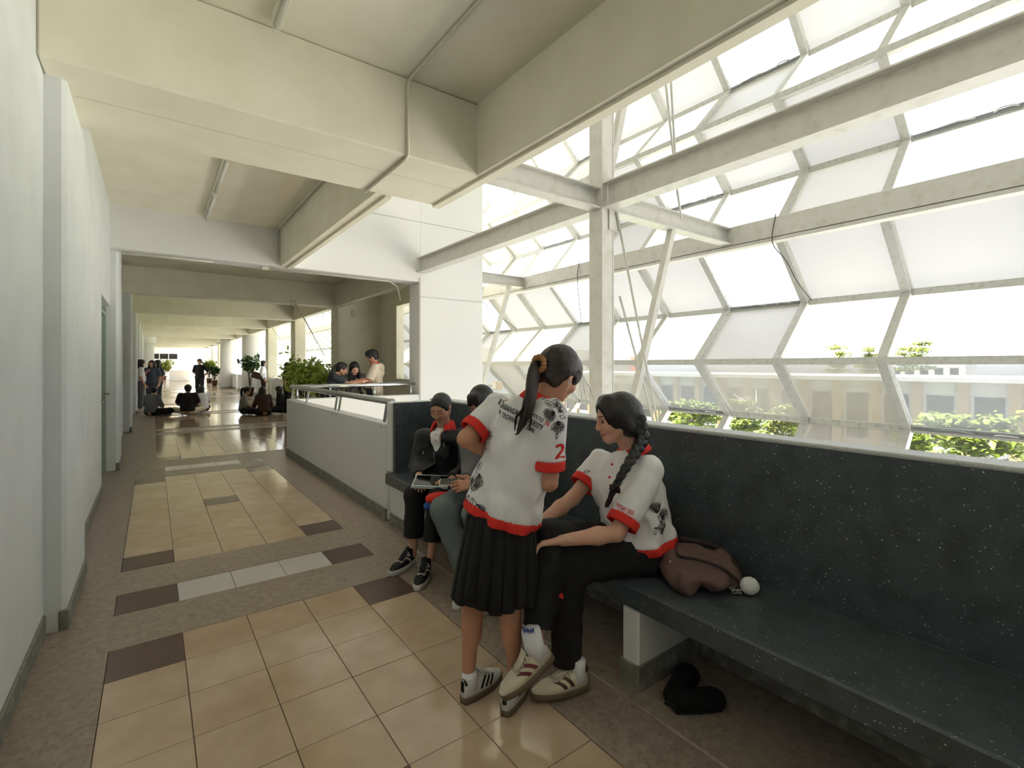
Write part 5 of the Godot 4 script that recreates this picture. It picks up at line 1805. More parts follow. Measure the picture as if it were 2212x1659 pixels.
	shoe(p, Vector3(1.50, 0.0, -3.215) - base, Vector3(-0.87, 0, 0.49), Vector3.UP, S)
	shoe(p, Vector3(1.495, 0.0, -2.985) - base, Vector3(-0.66, 0, 0.75), Vector3.UP, S)

func jeans_student() -> void:
	var base := Vector3(1.6, 0, -2.7)
	var J := {
		"head": Vector3(1.848, 1.152, -2.862), "neck": Vector3(1.896, 0.962, -2.876), "chest": Vector3(1.912, 0.795, -2.889), "pelvis": Vector3(1.942, 0.531, -2.917), "hem": Vector3(1.942, 0.505, -2.917),
		"sh_r": Vector3(1.785, 0.897, -2.958), "el_r": Vector3(1.764, 0.701, -2.874), "wr_r": Vector3(1.635, 0.658, -2.721),
		"sh_l": Vector3(1.975, 0.908, -2.718), "el_l": Vector3(1.897, 0.726, -2.627), "wr_l": Vector3(1.616, 0.653, -2.610),
		"hip_r": Vector3(1.859, 0.535, -2.928), "kn_r": Vector3(1.480, 0.493, -2.723), "an_r": Vector3(1.556, 0.114, -2.556),
		"hip_l": Vector3(1.940, 0.555, -2.769), "kn_l": Vector3(1.597, 0.497, -2.525), "an_l": Vector3(1.620, 0.135, -2.408),
		"front": Vector3(-0.80, 0, 0.60), "face": Vector3(-0.72, -0.62, 0.32), "crown": Vector3(-0.5, 1.0, 0.2)}
	var p := person("student with short black hair and grey jeans half hidden behind the standing one", base, J)
	var W := {"skin": M.skin_tan, "hair_mat": M.hair_black, "hair": "short", "hair_thick": 0.012, "top": M.cloth_grey, "top_name": "sweatshirt", "bulk": 1.05, "sleeve": 1.84, "sleeve_r": 0.062,
		"bottom": M.denim_grey, "bottom_name": "jeans", "pants": 0.95, "knee_r": 0.078, "cuff_r": 0.068, "leg_bulk": 1.08, "leg_fold": [0.09, 0.008, Vector3(1, 1, 1), 6],
		"hand_r": {"dir": Vector3(-0.85, 0.0, 0.25), "palm": Vector3(0.2, -0.6, 0.8), "side": 1.0, "curl": 0.5}, "hand_l": {"dir": Vector3(-0.9, 0.05, -0.2), "palm": Vector3(-0.1, -0.5, -0.9), "side": -1.0, "curl": 0.55}}
	dress(p, J, W)
	var S := {"upper": M.leather_white, "sole": M.rubber_white, "len": 0.25}
	shoe(p, Vector3(J.an_r.x + 0.04, 0, J.an_r.z - 0.03), Vector3(-0.8, 0, 0.6), Vector3.UP, S)
	shoe(p, Vector3(J.an_l.x + 0.04, 0, J.an_l.z - 0.03), Vector3(-0.8, 0, 0.6), Vector3.UP, S)

# ---------------------------------------------------------------- things lying about near the bench
func near_things() -> void:
	mat("tablet_body", Color(0.70, 0.76, 0.76), 0.4)
	mat("screen_off", Color(0.05, 0.05, 0.055), 0.08)
	mat("phone_case", Color(0.87, 0.84, 0.78), 0.4)
	mat("bag_brown", Color(0.40, 0.31, 0.29), 0.75)
	mat("bag_dark", Color(0.22, 0.17, 0.16), 0.8)
	mat("plush", Color(0.88, 0.88, 0.86), 0.95)
	mat("silver_cord", Color(0.72, 0.72, 0.68), 0.35, 0.6)
	mat("fur_black", Color(0.02, 0.02, 0.02), 1.0)
	mat("cap_blue", Color(0.13, 0.30, 0.60), 0.8)
	var R := Vector3(0.805, 0, 0.593)
	# tablet on the lap
	var at: Vector3 = Vector3(1.557, 0.600, -3.052)
	var up := Vector3(-0.10, 0.97, 0.20).normalized()
	var x := (R - up * R.dot(up)).normalized()
	var t := thing("tablet", "tablet with dark screen in pale cover held by the student in black jacket", "tablet", at)
	t.basis = Basis(x, up, x.cross(up))
	bx(t, "cover", M.tablet_body, -0.125, 0.125, -0.012, -0.002, -0.09, 0.09, 0.003)
	bx(t, "case", M.tablet_body, -0.123, 0.123, -0.001, 0.007, -0.088, 0.088, 0.003)
	bx(t, "screen", M.screen_off, -0.112, 0.112, 0.006, 0.0078, -0.076, 0.076, 0.0005)
	at = Vector3(1.548, 0.654, -2.760)
	up = Vector3(-0.25, 0.90, 0.30).normalized()
	x = (R - up * R.dot(up)).normalized()
	t = thing("phone", "white cased phone held by the student in grey jeans", "phone", at)
	t.basis = Basis(x, up, x.cross(up))
	bx(t, "case", M.phone_case, -0.074, 0.074, -0.006, 0.004, -0.036, 0.036, 0.003)
	bx(t, "screen", M.screen_off, -0.069, 0.069, 0.0035, 0.0048, -0.032, 0.032, 0.0004)
	# red and blue cap on the edge of the seat
	var cb: Vector3 = Vector3(1.508, 0.507, -2.914)
	t = thing("cap", "red and blue cloth cap tucked between two seated students", "cap", cb)
	var f := Field.new()
	f.k = 0.02
	f.cap(Vector3(0.07, 0.015, -0.02), Vector3(-0.02, 0.02, 0.02), 0.055, 0.05, Vector3.UP, 1.5)
	knit(part(t, "crown", null, M.cloth_red), f, 0.007)
	f = Field.new()
	f.k = 0.02
	f.cap(Vector3(0.05, -0.025, 0.0), Vector3(-0.045, -0.025, 0.02), 0.045, 0.04, Vector3.UP, 1.4)
	f.cap(Vector3(0.05, -0.03, 0.02), Vector3(-0.02, -0.06, 0.04), 0.03, 0.02)
	knit(part(t, "brim", null, M.cap_blue), f, 0.007)
	# brown shoulder bag lying on the seat
	var o := Vector3(1.92, 0.457, -1.20)
	t = thing("shoulder_bag", "slouching brown cloth bag lying on bench beside the braided student", "bag", o)
	f = Field.new()
	f.k = 0.04
	var z := Vector3(0, 0, 1)
	f.cap(Vector3(-0.03, 0.055, -0.12), Vector3(-0.04, 0.05, 0.06), 0.075, 0.06, Vector3.UP, 1.35)
	f.cap(Vector3(-0.10, 0.045, -0.08), Vector3(-0.13, 0.04, 0.0), 0.05, 0.05)
	f.cap(Vector3(0.05, 0.085, -0.13), Vector3(0.09, 0.085, 0.02), 0.055, 0.045)
	f.cap(Vector3(0.04, 0.05, 0.03), Vector3(0.06, 0.045, 0.08), 0.055, 0.045)
	f.wrinkle(0.12, 0.02, Vector3(1, 1, 1), 14)
	f.keep_below(Vector3(0, 0.001, 0), Vector3.DOWN)
	var bag := part(t, "body", null, M.bag_brown)
	knit(bag, f, 0.008)
	part(t, "flap_edge", rings(tube_rings(curve([Vector3(0.03, 0.14, -0.16), Vector3(-0.07, 0.118, -0.08), Vector3(-0.05, 0.12, 0.0), Vector3(0.0, 0.10, 0.08), Vector3(0.04, 0.05, 0.13)], 6), [0.007], 8, 0.6)), M.bag_dark)
	part(t, "strap", rings(tube_rings(curve([Vector3(0.07, 0.135, -0.17), Vector3(0.11, 0.135, -0.06), Vector3(0.11, 0.12, 0.04), Vector3(0.09, 0.06, 0.11), Vector3(0.04, 0.012, 0.13)], 6), [0.012], 8, 0.35)), M.bag_dark)
	part(t, "snap", tube([Vector3(-0.10, 0.088, -0.10), Vector3(-0.106, 0.093, -0.10)], 0.006, 10), M.chrome)
	# plush ball keyring with a silver bow
	var b: Vector3 = Vector3(1.990, 0.489, -1.042)
	t = thing("plush_ball", "small white plush ball on bench with silver cord bow", "ornament", Vector3(b.x, 0.457, b.z))
	f = Field.new()
	f.k = 0.015
	f.ball(Vector3(0, 0.033, 0), 0.033)
	f.ball(Vector3(0.006, 0.036, 0.008), 0.030)
	f.wrinkle(0.02, 0.002, Vector3.ONE, 3)
	knit(part(t, "ball", null, M.plush), f, 0.004)
	var bo := Vector3(-0.045, 0.016, -0.03)
	for q in [[0.9, 0.6], [2.4, 0.6], [3.9, 0.5], [5.3, 0.5]]:
		var d: Vector3 = (R * cos(q[0]) + Vector3(0.35, 0.3, -0.8) * sin(q[0])).normalized() * 0.045 * q[1]
		var s: Vector3 = d.cross(Vector3.UP).normalized() * 0.010
		part(t, "bow_loop", tube(curve([bo, bo + d * 0.6 + s, bo + d, bo + d * 0.6 - s, bo], 4), 0.0022, 5), M.silver_cord)
	for k in 3:
		part(t, "cord", tube(curve([bo, bo + Vector3(0.015, 0.004 * k - 0.004, 0.008 + 0.004 * k), Vector3(-0.022, 0.022 + 0.004 * k, -0.012)], 4), 0.0022, 5), M.silver_cord)
	# pair of black fleece slippers under the bench
	for q in [[Vector3(1.731, 0.050, -1.214), Vector3(1.890, 0.050, -1.264), "black fluffy slipper under bench, the one pointing to the back"], [Vector3(1.718, 0.045, -1.183), Vector3(1.834, 0.045, -1.112), "black fluffy slipper under bench, the one lying sideways"]]:
		var a: Vector3 = q[0]
		t = thing("slipper", q[2], "slipper", Vector3(a.x, 0.012, a.z), 0.0, "black slippers under the bench")
		f = Field.new()
		f.k = 0.02
		var e: Vector3 = (q[1] as Vector3) - a
		e.y = 0.0
		f.cap(Vector3(0, 0.032, 0), e + Vector3(0, 0.034, 0), 0.048, 0.054, Vector3.UP, 1.4)
		f.wrinkle(0.012, 0.004, Vector3.ONE, 9)
		f.keep_below(Vector3.ZERO, Vector3.DOWN)
		knit(part(t, "fleece", null, M.fur_black), f, 0.006)
		part(t, "sole", rings(tube_rings([Vector3(0, 0.004, 0) - e * 0.2, Vector3(0, 0.004, 0) + e * 0.5, Vector3(0, 0.004, 0) + e * 1.2], [0.035, 0.042, 0.035], 12, 0.1, Vector3.UP.cross(e).normalized())), M.suede_black)
	# little floodlight clamped to the glass front
	t = thing("floodlight", "small pale floodlight clamped low on the glass front", "lamp", Vector3(6.72, 0.92, -9.66))
	bx(t, "housing", M.cloth_beige, -0.12, 0.06, -0.10, 0.10, -0.11, 0.11, 0.02)
	bx(t, "lens", M.leather_white, -0.135, -0.115, -0.08, 0.08, -0.09, 0.09, 0.008)
	bar(t, "bracket", M.brushed, Vector3(0.0, 0.0, -0.4), Vector3(0.2, -0.08, -0.46), 0.03, 0.03)
	bar(t, "bracket", M.brushed, Vector3(0.0, 0.0, 0.0), Vector3(0.0, 0.0, -0.42), 0.03, 0.03)

# ---------------------------------------------------------------- printing on the shirts
const THAI := [[[Vector2(0.2, 0), Vector2(0.2, 1.1), Vector2(0.65, 1.3), Vector2(0.1, 1.5)]], [[Vector2(0.1, 0), Vector2(0.1, 0.75), Vector2(0.45, 1), Vector2(0.8, 0.75), Vector2(0.8, 0)], [Vector2(0.1, 0.75), Vector2(0.28, 0.6)]], [[Vector2(0.7, 0.85), Vector2(0.3, 1), Vector2(0.2, 0.72), Vector2(0.7, 0.6), Vector2(0.7, 0.05), Vector2(0.5, 0.15)]], [[Vector2(0.15, 0.8), Vector2(0.45, 1), Vector2(0.7, 0.8), Vector2(0.7, 0)]], [[Vector2(0.2, 0.95), Vector2(0.1, 0.7), Vector2(0.28, 0.6), Vector2(0.15, 0.3), Vector2(0.2, 0), Vector2(0.75, 0), Vector2(0.75, 1)]]]

func shirt_prints() -> void:
	var p: Node3D = girl.p
	var f: Field = girl.shirt_field
	var base := p.position
	var dir := Vector3(0.80, 0, -0.60)
	var back := dir * 0.14
	# lettering across the shoulders
	var a: Vector3 = Vector3(1.121, 1.257, -1.659)
	var b: Vector3 = Vector3(1.232, 1.155, -1.452)
	var ex := (b - a).normalized()
	ex = (ex - dir * ex.dot(dir)).normalized()
	var ey := ex.cross(dir) * -1.0
	if ey.y < 0: ey = -ey
	var mid := (a + b) * 0.5 - base - back
	lettering(girl.shirt, "lettering", "RAJAMANGALA UNIVERSITY", 0.021, mid, ex, ey, M.print_black, f, dir, 0.60)
	mid = (Vector3(1.121, 1.221, -1.659) + Vector3(1.220, 1.135, -1.486)) * 0.5 - base - back
	lettering(girl.shirt, "lettering", "OF TECHNOLOGY ISAN", 0.020, mid, ex, ey, M.print_grey, f, dir, 0.60)
	mid = Vector3(1.195, 1.209, -1.504) - base - back
	for k in 5:
		strokes(girl.shirt, "lettering", THAI[k], mid + ex * (0.0125 * k), ex * 0.012, ey * 0.014, 0.0026, M.print_black, f, dir)
	lettering(girl.shirt, "lettering", "70", 0.018, Vector3(1.238, 1.178, -1.448) - base - back, ex, ey, M.print_red, f, dir, 0.75)
	# number on the sleeve
	var dv := Vector3(0.593, 0, -0.805)
	lettering(girl.shirt, "number", "2", 0.060, Vector3(1.281, 1.064, -1.416) - base - dv * 0.14, Vector3(0.805, 0, 0.593), Vector3.UP, M.print_red, f, dv, 1.0)
	# line-drawn flowers: side seam, shoulder, hem
	var e1 := Vector3(0.805, 0, 0.593)
	var e2 := Vector3.UP
	var u := 0.00193
	var sprig := func(items: Array, shirt: Node, fld: Field, o: Vector3, m: Material) -> void:
		for q in items:
			var lines := []
			if q[0] == "f": lines.append_array(moved(flower_lines(q[5]), Vector2(q[1], q[2]), q[3], q[4]))
			elif q[0] == "l": lines.append_array(leaf_lines(Vector2(q[1], q[2]), Vector2(q[3], q[4]), 0.22))
			else: lines.append(q[1])
			strokes(shirt, "flower_print", lines, o - dv * 0.14, e1 * u, e2 * u, 0.0019, m, fld, dv)
	sprig.call([["f", 17, 62, -0.3, 34, 1], ["s", [Vector2(14, 48), Vector2(12, 36), Vector2(6, 24), Vector2(-4, 14), Vector2(-8, 0)]], ["l", 12, 38, 20, 30], ["l", -6, 18, -16, 30], ["l", 4, 22, -6, 34], ["f", -6, -8, 0.2, 34, 2], ["f", 0, -30, 2.6, 36, 3], ["f", -12, -44, 3.3, 32, 4], ["l", -20, -20, -26, -34], ["s", [Vector2(-22, -68), Vector2(-8, -74), Vector2(4, -88)]], ["l", -18, -70, -26, -82], ["l", -10, -74, -14, -88], ["f", 4, -92, 3.6, 28, 5]], girl.shirt, f, Vector3(1.058, 0.990, -1.680) - base, M.print_black)
	sprig.call([["l", -22, 40, -32, 52], ["s", [Vector2(-30, 50), Vector2(-16, 34), Vector2(0, 20), Vector2(10, 0)]], ["l", -12, 30, -22, 26], ["f", 2, 22, 0.5, 36, 6], ["f", 18, 10, -0.6, 34, 7], ["f", -6, -2, 2.0, 28, 8], ["l", 12, -6, 26, -12], ["f", 10, -26, 3.2, 30, 9], ["l", 8, -40, 6, -54]], girl.shirt, f, Vector3(1.259, 1.220, -1.432) - base, M.print_black)
	# the braided student's shirt
	p = braid.p
	f = braid.shirt_field
	base = p.position
	var c: Vector3 = Vector3(1.575, 0.791, -1.323) - base
	var d1 := (Vector3(0.805, 0, 0.593) * 0.92 + Vector3(0, -0.36, 0)).normalized()
	lettering(braid.shirt, "lettering", "FRESHY 2025", 0.017, c - dv * 0.1, d1, Vector3.UP * 0.95 + Vector3(0.2, 0, 0.15), M.print_red, f, dv, 0.52)
	sprig.call([["f", -10, 28, 0.0, 30, 11], ["s", [Vector2(-10, 14), Vector2(-4, 2), Vector2(-8, -8)]], ["f", 14, 6, -0.7, 30, 12], ["l", -4, 4, 6, 14], ["f", 6, -14, 1.2, 30, 13], ["l", -6, -14, -18, -12], ["l", -12, -12, -18, -28], ["l", 0, -16, 4, -32], ["s", [Vector2(-20, -14), Vector2(-6, -12), Vector2(10, -8), Vector2(22, 8)]]], braid.shirt, f, Vector3(1.819, 0.709, -1.342) - base, M.print_black)
	var fd := Vector3(0.81, 0, -0.58)
	strokes(braid.shirt, "flower_print", leaf_lines(Vector2(-8, 0), Vector2(8, 3), 0.2), Vector3(1.662, 0.883, -1.632) - base - dv * 0.12, e1 * u, e2 * u, 0.002, M.print_black, f, dv)
	# blue woven word on the raised sock
	var sh: MeshInstance3D = girl.raised
	var sf := Field.new()
	sf.k = 0.0
	sf.cap(sh.transform * Vector3(0, 0.05, 0.0425), sh.transform * Vector3(0, 0.17, 0.041), 0.041, 0.040)
	var zig := []
	for k in 26: zig.append(Vector2(k - 12.5, 4.0 * sin(k * 2.4) - 0.16 * k))
	var zig2 := []
	for k in 20: zig2.append(Vector2(k * 1.3 - 12.5, 3.0 * sin(k * 3.1 + 1.0) - 0.2 * k + 1.0))
	strokes(sh, "woven_word", [zig, zig2], sh.transform.affine_inverse() * (Vector3(1.193, 0.370, -1.481) - base), sh.transform.basis.inverse() * e1 * 0.0030, sh.transform.basis.inverse() * e2 * 0.0026, 0.003, M.print_blue, moved_field(sf, sh.transform.affine_inverse()), sh.transform.basis.inverse() * dv)

func moved_field(f: Field, t: Transform3D) -> Field:
	var n := Field.new()
	n.k = f.k
	for i in f.a.size():
		n.cap(t * f.a[i], t * (f.a[i] + f.ab[i]), f.ra[i], f.ra[i] + f.dr[i])
	return n

# ---------------------------------------------------------------- people further off
func pose(kind: String, h: float) -> Dictionary:
	var J := {}
	var s := h / 1.6
	var P0: Dictionary
	if kind == "stand":
		P0 = {"head": Vector3(0, 1.49, 0.02), "neck": Vector3(0, 1.345, 0), "chest": Vector3(0, 1.17, 0), "pelvis": Vector3(0, 0.92, 0), "hem": Vector3(0, 0.80, 0), "sh": Vector3(0.165, 1.30, 0), "el": Vector3(0.215, 1.05, -0.03), "wr": Vector3(0.205, 0.83, 0.06), "hip": Vector3(0.08, 0.87, 0), "kn": Vector3(0.085, 0.47, 0.02), "an": Vector3(0.085, 0.08, -0.02), "toe": Vector3(0.10, 0.035, 0.14)}
	else:
		P0 = {"head": Vector3(0, 0.71, 0.09), "neck": Vector3(0, 0.575, 0.04), "chest": Vector3(0, 0.40, 0.0), "pelvis": Vector3(0, 0.13, -0.04), "hem": Vector3(0, 0.10, -0.04), "sh": Vector3(0.165, 0.535, 0.02), "el": Vector3(0.235, 0.30, 0.06), "wr": Vector3(0.12, 0.22, 0.24), "hip": Vector3(0.10, 0.12, 0.0), "kn": Vector3(0.33, 0.14, 0.24), "an": Vector3(-0.06, 0.07, 0.34), "toe": Vector3(-0.18, 0.04, 0.38)}
	for k in P0:
		if k in ["sh", "el", "wr", "hip", "kn", "an", "toe"]:
			J[k + "_l"] = P0[k] * s
			J[k + "_r"] = P0[k] * Vector3(-1, 1, 1) * s
		else:
			J[k] = P0[k] * s
	J.front = Vector3(0, 0, 1)
	J.face = Vector3(0, -0.15, 1)
	if kind == "sit":
		J.an_r.z += 0.06
		J.an_r.y += 0.05
	return J

func bystander(label: String, at: Vector3, turn: float, kind: String, h: float, W: Dictionary, change := {}, lod := 2) -> Dictionary:
	var p := thing("person", label, "person", at, turn)
	var J := pose(kind, h)
	for k in change: J[k] = change[k]
	if kind == "sit": J.front = Vector3(0, -0.05, 1).normalized()
	if not W.has("skin"): W.skin = M.skin_warm
	if not W.has("hair_mat"): W.hair_mat = M.hair_black
	var d := dress(p, J, W, h / 1.6, lod)
	d.p = p
	d.J = J
	var s := h / 1.6
	for q in SIDES:
		var heel: Vector3 = J["an_" + q] + Vector3(0, -0.075, -0.05) * s
		var to: Vector3 = J["toe_" + q] - J["an_" + q]
		to.y = 0
		if kind == "stand":
			heel.y = 0.0
			shoe(p, heel, to, Vector3.UP, {"upper": W.get("shoes", M.leather_white), "sole": M.rubber_white, "len": 0.24 * s})
		else:
			shoe(p, Vector3(J["an_" + q].x, maxf(0.0, J["an_" + q].y - 0.07), J["an_" + q].z) - to.normalized() * 0.05, to, Vector3.UP, {"upper": W.get("shoes", M.leather_white), "sole": M.rubber_white, "len": 0.24 * s})
	return d

func hanging_hair(d: Dictionary, pts: Array, r: float, m: Material) -> void:
	var c := curve(pts, 4)
	var rad := []
	for k in c.size(): rad.append(r * (1.0 - 0.75 * pow(float(k) / c.size(), 2.0)))
	part(d.hair, "ponytail", rings(tube_rings(c, rad, 9)), m)

func background_people() -> void:
	# three students at the rail
	var d := bystander("student in dark grey shirt with long ponytail resting a hand on the rail", Vector3(2.47, 0, -8.56), deg_to_rad(78), "stand", 1.56,
		{"top": M.cloth_charcoal, "hair": "tail", "sleeve": 0.8, "bottom": M.cloth_black, "skin": M.skin_tan, "eyes": true},
		{"head": Vector3(-0.02, 1.36, 0.16), "neck": Vector3(0, 1.25, 0.06), "chest": Vector3(0, 1.09, 0.02), "face": Vector3(0, -0.35, 1), "sh_l": Vector3(0.16, 1.2, 0.04), "sh_r": Vector3(-0.16, 1.2, 0.06), "el_r": Vector3(-0.22, 1.10, 0.24), "wr_r": Vector3(-0.26, 1.13, 0.42), "el_l": Vector3(0.22, 1.05, 0.20), "wr_l": Vector3(0.12, 1.12, 0.38)}, 1)
	hanging_hair(d, [Vector3(-0.02, 1.40, 0.09), Vector3(-0.03, 1.36, 0.045), Vector3(-0.05, 1.26, -0.01), Vector3(-0.06, 1.12, -0.055), Vector3(-0.07, 0.98, -0.06)], 0.042, M.hair_black)
	for k in 4:
		part(d.shirt, "stripe", rings(tube_rings([Vector3(-0.12 + 0.05 * k, 0.80, 0.085), Vector3(-0.12 + 0.05 * k, 0.92, 0.115)], [0.008], 6, 0.3)), M.cloth_white)
	d = bystander("student with long loose black hair and olive top looking down at the rail", Vector3(2.90, 0, -8.72), deg_to_rad(-12), "stand", 1.58,
		{"top": M.cloth_olive, "hair": "long", "sleeve": 1.5, "bottom": M.cloth_charcoal, "skin": M.skin_light, "eyes": true, "hair_thick": 0.014},
		{"head": Vector3(0.0, 1.36, 0.14), "neck": Vector3(0, 1.25, 0.04), "chest": Vector3(0, 1.10, 0.0), "face": Vector3(0.15, -0.5, 1), "sh_l": Vector3(0.16, 1.2, 0.02), "sh_r": Vector3(-0.16, 1.2, 0.02), "el_l": Vector3(0.20, 1.02, 0.16), "wr_l": Vector3(0.14, 1.10, 0.36), "el_r": Vector3(-0.20, 1.02, 0.16), "wr_r": Vector3(-0.10, 1.10, 0.36)}, 1)
	d = bystander("tall student with short hair in beige hooded top with dark shoulder bag strap", Vector3(3.27, 0, -8.62), deg_to_rad(-112), "stand", 1.70,
		{"top": M.cloth_beige, "top_name": "hoodie", "hair": "short", "hair_thick": 0.018, "sleeve": 0.98, "sleeve_r": 0.072, "bulk": 1.15, "bottom": M.cloth_beige, "skin": M.skin_tan, "fold": [0.12, 0.02, Vector3(1, 0.6, 1), 6], "eyes": true},
		{"face": Vector3(0.1, -0.45, 1), "head": Vector3(0, 1.58, 0.06), "el_r": Vector3(-0.25, 1.16, 0.10), "wr_r": Vector3(-0.14, 1.16, 0.34), "el_l": Vector3(0.25, 1.14, 0.10), "wr_l": Vector3(0.14, 1.16, 0.34)}, 1)
	var hood := Field.new()
	hood.k = 0.03
	hood.cap(Vector3(-0.09, 1.40, -0.07), Vector3(0.09, 1.40, -0.07), 0.05, 0.05)
	hood.cap(Vector3(0, 1.38, -0.09), Vector3(0, 1.25, -0.13), 0.07, 0.03)
	knit(part(d.shirt, "hood", null, M.cloth_beige), hood, 0.014)
	part(d.shirt, "collar", collar_mesh(Vector3(0, 1.44, 0.0), Vector3.UP, Vector3(0, 0, 1), 0.064, 0.036, 0.3), M.cloth_red)
	var sb := thing("shoulder_bag", "black shoulder bag worn by the tall student at the rail", "bag", Vector3(3.12, 0.86, -8.52), deg_to_rad(-112))
	bx(sb, "pouch", M.cloth_black, -0.14, 0.14, -0.12, 0.14, -0.05, 0.05, 0.02)
	part(sb, "strap", rings(tube_rings(curve([Vector3(-0.10, 0.13, 0.0), Vector3(-0.12, 0.40, -0.03), Vector3(-0.14, 0.57, -0.10), Vector3(-0.12, 0.45, -0.24)], 5), [0.022], 8, 0.25)), M.cloth_black)
	# seated and standing groups down the hall
	var back := PI
	d = bystander("student with a hair bun in grey shirt sitting on floor by the left wall", Vector3(-0.02, 0, -16.8), deg_to_rad(140), "sit", 1.62, {"top": M.cloth_grey, "hair": "bun", "sleeve": 1.5, "bulk": 1.12, "bottom": M.cloth_black, "knee_r": 0.08})
	d = bystander("broad student in black shirt sitting cross-legged with back turned", Vector3(0.80, 0, -16.6), deg_to_rad(172), "sit", 1.68, {"top": M.cloth_black, "hair": "short", "hair_thick": 0.016, "sleeve": 0.9, "bulk": 1.2, "sleeve_r": 0.075, "bottom": M.leather_cream})
	d = bystander("student in white shirt sitting half behind the broad one in black", Vector3(1.22, 0, -17.4), deg_to_rad(-150), "sit", 1.55, {"top": M.cloth_white, "hair": "long", "sleeve": 0.9, "bottom": M.cloth_charcoal})
	d = bystander("student in pale top with face in profile sitting on floor, left of right group", Vector3(2.10, 0, -15.8), deg_to_rad(80), "sit", 1.56, {"top": M.cloth_olive, "hair": "tail", "sleeve": 1.6, "bottom": M.cloth_black})
	hanging_hair(d, [Vector3(0, 0.76, 0.0), Vector3(0, 0.70, -0.05), Vector3(0, 0.55, -0.06), Vector3(0, 0.42, -0.05)], 0.04, M.hair_black)
	d = bystander("student in dark brown shirt sitting with back turned in right group", Vector3(2.50, 0, -15.1), deg_to_rad(195), "sit", 1.60, {"top": M.cloth_brown, "hair": "long", "hair_mat": M.hair_brown, "sleeve": 1.4, "bulk": 1.1, "bottom": M.cloth_black})
	d = bystander("student in black sitting against the parapet at right of right group", Vector3(3.05, 0, -15.5), deg_to_rad(-110), "sit", 1.58, {"top": M.cloth_black, "hair": "long", "sleeve": 1.2, "bottom": M.cloth_black})
	var gb := thing("backpack", "grey backpack slumped on floor between the seated students", "backpack", Vector3(2.80, 0, -16.2))
	var gf := Field.new()
	gf.k = 0.05
	gf.cap(Vector3(0, 0.12, 0), Vector3(0.02, 0.30, -0.03), 0.14, 0.11, Vector3(0, 0, 1), 1.4)
	gf.wrinkle(0.1, 0.02, Vector3.ONE, 4)
	gf.keep_below(Vector3.ZERO, Vector3.DOWN)
	knit(part(gb, "body", null, M.cloth_grey), gf, 0.02)
	part(gb, "strap", tube(curve([Vector3(-0.08, 0.1, 0.1), Vector3(-0.1, 0.3, 0.14), Vector3(-0.06, 0.42, 0.0)], 4), 0.018, 6), M.cloth_charcoal)
	d = bystander("student with dark hair in white shirt standing close to left wall", Vector3(-0.30, 0, -18.7), deg_to_rad(100), "stand", 1.60, {"top": M.cloth_white, "hair": "long", "sleeve": 0.9, "bottom": M.cloth_grey})
	d = bystander("student in blue grey top holding a drink beside the left wall", Vector3(-0.02, 0, -19.3), deg_to_rad(-20), "stand", 1.58, {"top": M.cloth_bluegrey, "hair": "bob", "sleeve": 0.9, "bulk": 1.08, "bottom": M.cloth_bluegrey}, {"wr_r": Vector3(-0.04, 1.22, 0.22), "el_r": Vector3(-0.2, 1.08, 0.14)})
	d = bystander("student whose dark head shows behind the one in blue grey", Vector3(0.14, 0, -20.0), deg_to_rad(-60), "stand", 1.60, {"top": M.cloth_charcoal, "hair": "bob", "sleeve": 0.9, "bottom": M.cloth_charcoal})
	d = bystander("man all in black standing mid-hall with hands behind his back", Vector3(1.62, 0, -24.7), deg_to_rad(-25), "stand", 1.70, {"top": M.cloth_black, "hair": "short", "sleeve": 0.9, "bulk": 1.1, "bottom": M.cloth_black, "shoes": M.suede_black}, {"wr_l": Vector3(0.06, 0.95, -0.16), "wr_r": Vector3(-0.06, 0.95, -0.16), "el_l": Vector3(0.29, 1.12, -0.12), "el_r": Vector3(-0.29, 1.12, -0.12)})
	d = bystander("student in white hooded top carrying a brown folder by the round columns", Vector3(3.62, 0, -22.0), deg_to_rad(75), "stand", 1.62, {"top": M.cloth_white, "top_name": "hoodie", "hair": "bob", "sleeve": 1.8, "bulk": 1.1, "bottom": M.cloth_maroon})
	var fo := part(self, "folder", cbox(Vector3(0.04, 0.26, 0.42), 0.01), M.cloth_brown, Transform3D(Basis.from_euler(Vector3(0.3, deg_to_rad(75), 0)), Vector3(3.40, 1.0, -21.86)))
	tag(fo, "brown folder under the arm of the student in white hooded top", "folder")
	d = bystander("student in dark red dress with very long black hair behind the potted plant", Vector3(3.00, 0, -14.55), deg_to_rad(60), "stand", 1.50, {"top": M.cloth_maroon, "hair": "long", "sleeve": 0.8, "bottom": M.cloth_black})
	# potted plants
	plant("leafy bright green potted shrub at the corner of the rail", Vector3(2.38, 0, -10.0), 0.62, 1.52, 0.42, 900, M.leaf_pot, 0.11)
	plant("second green potted shrub half hidden behind the student in dark grey", Vector3(2.95, 0, -11.0), 0.55, 1.45, 0.40, 700, M.leaf_pot, 0.11)
	plant("dark leaved potted plant in front of the first round column", Vector3(3.62, 0, -25.4), 0.9, 1.85, 0.42, 130, M.leaf_dark, 0.3)
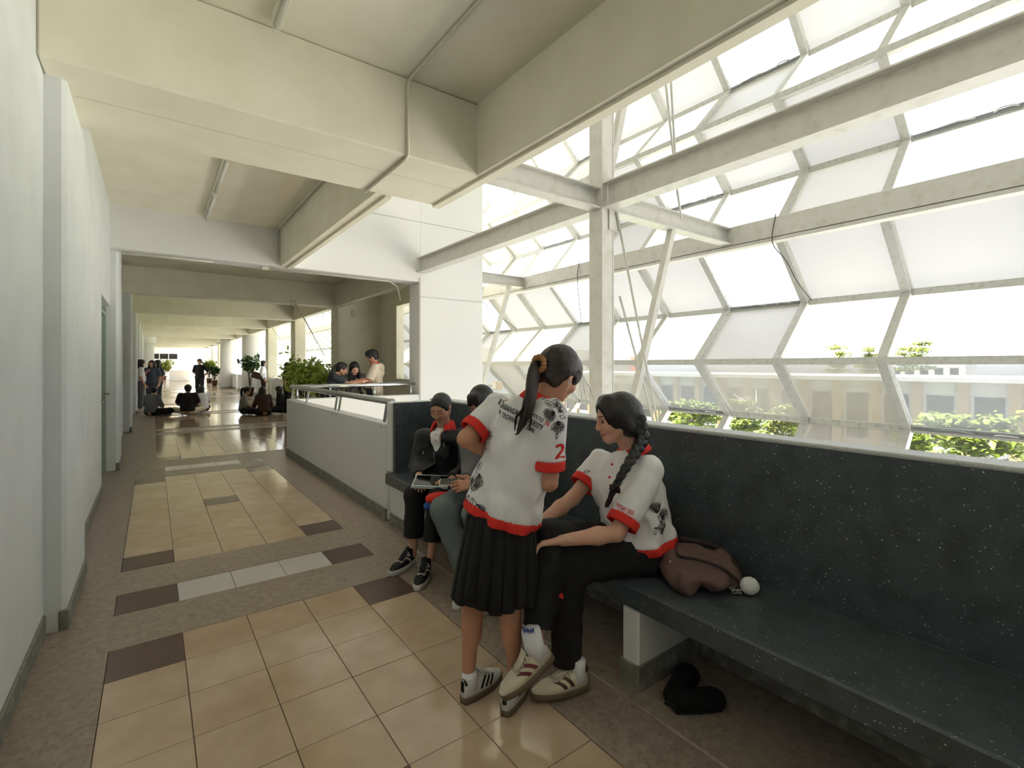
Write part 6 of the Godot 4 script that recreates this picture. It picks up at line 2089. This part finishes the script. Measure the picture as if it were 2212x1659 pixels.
	plant("tall yellow green potted plant beyond the second round column", Vector3(3.6, 0, -45.5), 0.7, 1.75, 0.5, 500, M.leaf_lime, 0.28)
	plant("dark green potted plant just beyond second round column", Vector3(3.42, 0, -39.2), 0.6, 1.5, 0.42, 300, M.leaf_dark, 0.26)
	plant("pale green potted plant against the far end wall", Vector3(0.9, 0, -58.5), 0.7, 1.75, 0.7, 500, M.leaf_light, 0.28)

func plant(label: String, at: Vector3, low: float, high: float, r: float, count: int, m: Material, leaf := 0.085) -> void:
	if not M.has("clay"):
		mat("clay", Color(0.40, 0.27, 0.21), 0.8)
		mat("soil", Color(0.18, 0.14, 0.11), 1.0)
	var t := thing("potted_plant", label, "plant", at, 0.0, "potted plants in the hall")
	part(t, "pot", lathe([Vector2(0.13, 0.0), Vector2(0.19, 0.34), Vector2(0.205, 0.35), Vector2(0.205, 0.40), Vector2(0.17, 0.40), Vector2(0.165, 0.34)], 20), M.clay)
	part(t, "soil", lathe([Vector2(0.165, 0.30), Vector2(0.165, 0.36)], 20), M.soil)
	var g := RandomNumberGenerator.new()
	g.seed = int(absf(at.z) * 100.0)
	var st := SurfaceTool.new()
	st.begin(Mesh.PRIMITIVE_TRIANGLES)
	st.set_smooth_group(-1)
	var tips := []
	for k in 9:
		var a := TAU * k / 9.0 + g.randf() * 0.5
		var e := Vector3(cos(a) * r * g.randf_range(0.3, 0.8), lerpf(low, high, g.randf_range(0.45, 0.95)), sin(a) * r * g.randf_range(0.3, 0.8))
		tips.append(e)
		part(t, "stem", rings(tube_rings([Vector3(0, 0.35, 0), e * Vector3(0.4, 0.7, 0.4), e], [0.014, 0.010, 0.004], 5)), M.bark)
	for i in count:
		var e: Vector3 = tips[g.randi() % tips.size()]
		var q := Vector3(g.randfn(), g.randfn(), g.randfn()) * r * 0.26
		var p2 := Vector3(0, lerpf(low, high, 0.4), 0).lerp(e, sqrt(g.randf())) + q
		leaf_quad(st, p2, g, leaf * g.randf_range(0.7, 1.4), 0.9)
	st.generate_normals()
	part(t, "foliage", st.commit(), m).set_meta("kind", "stuff")
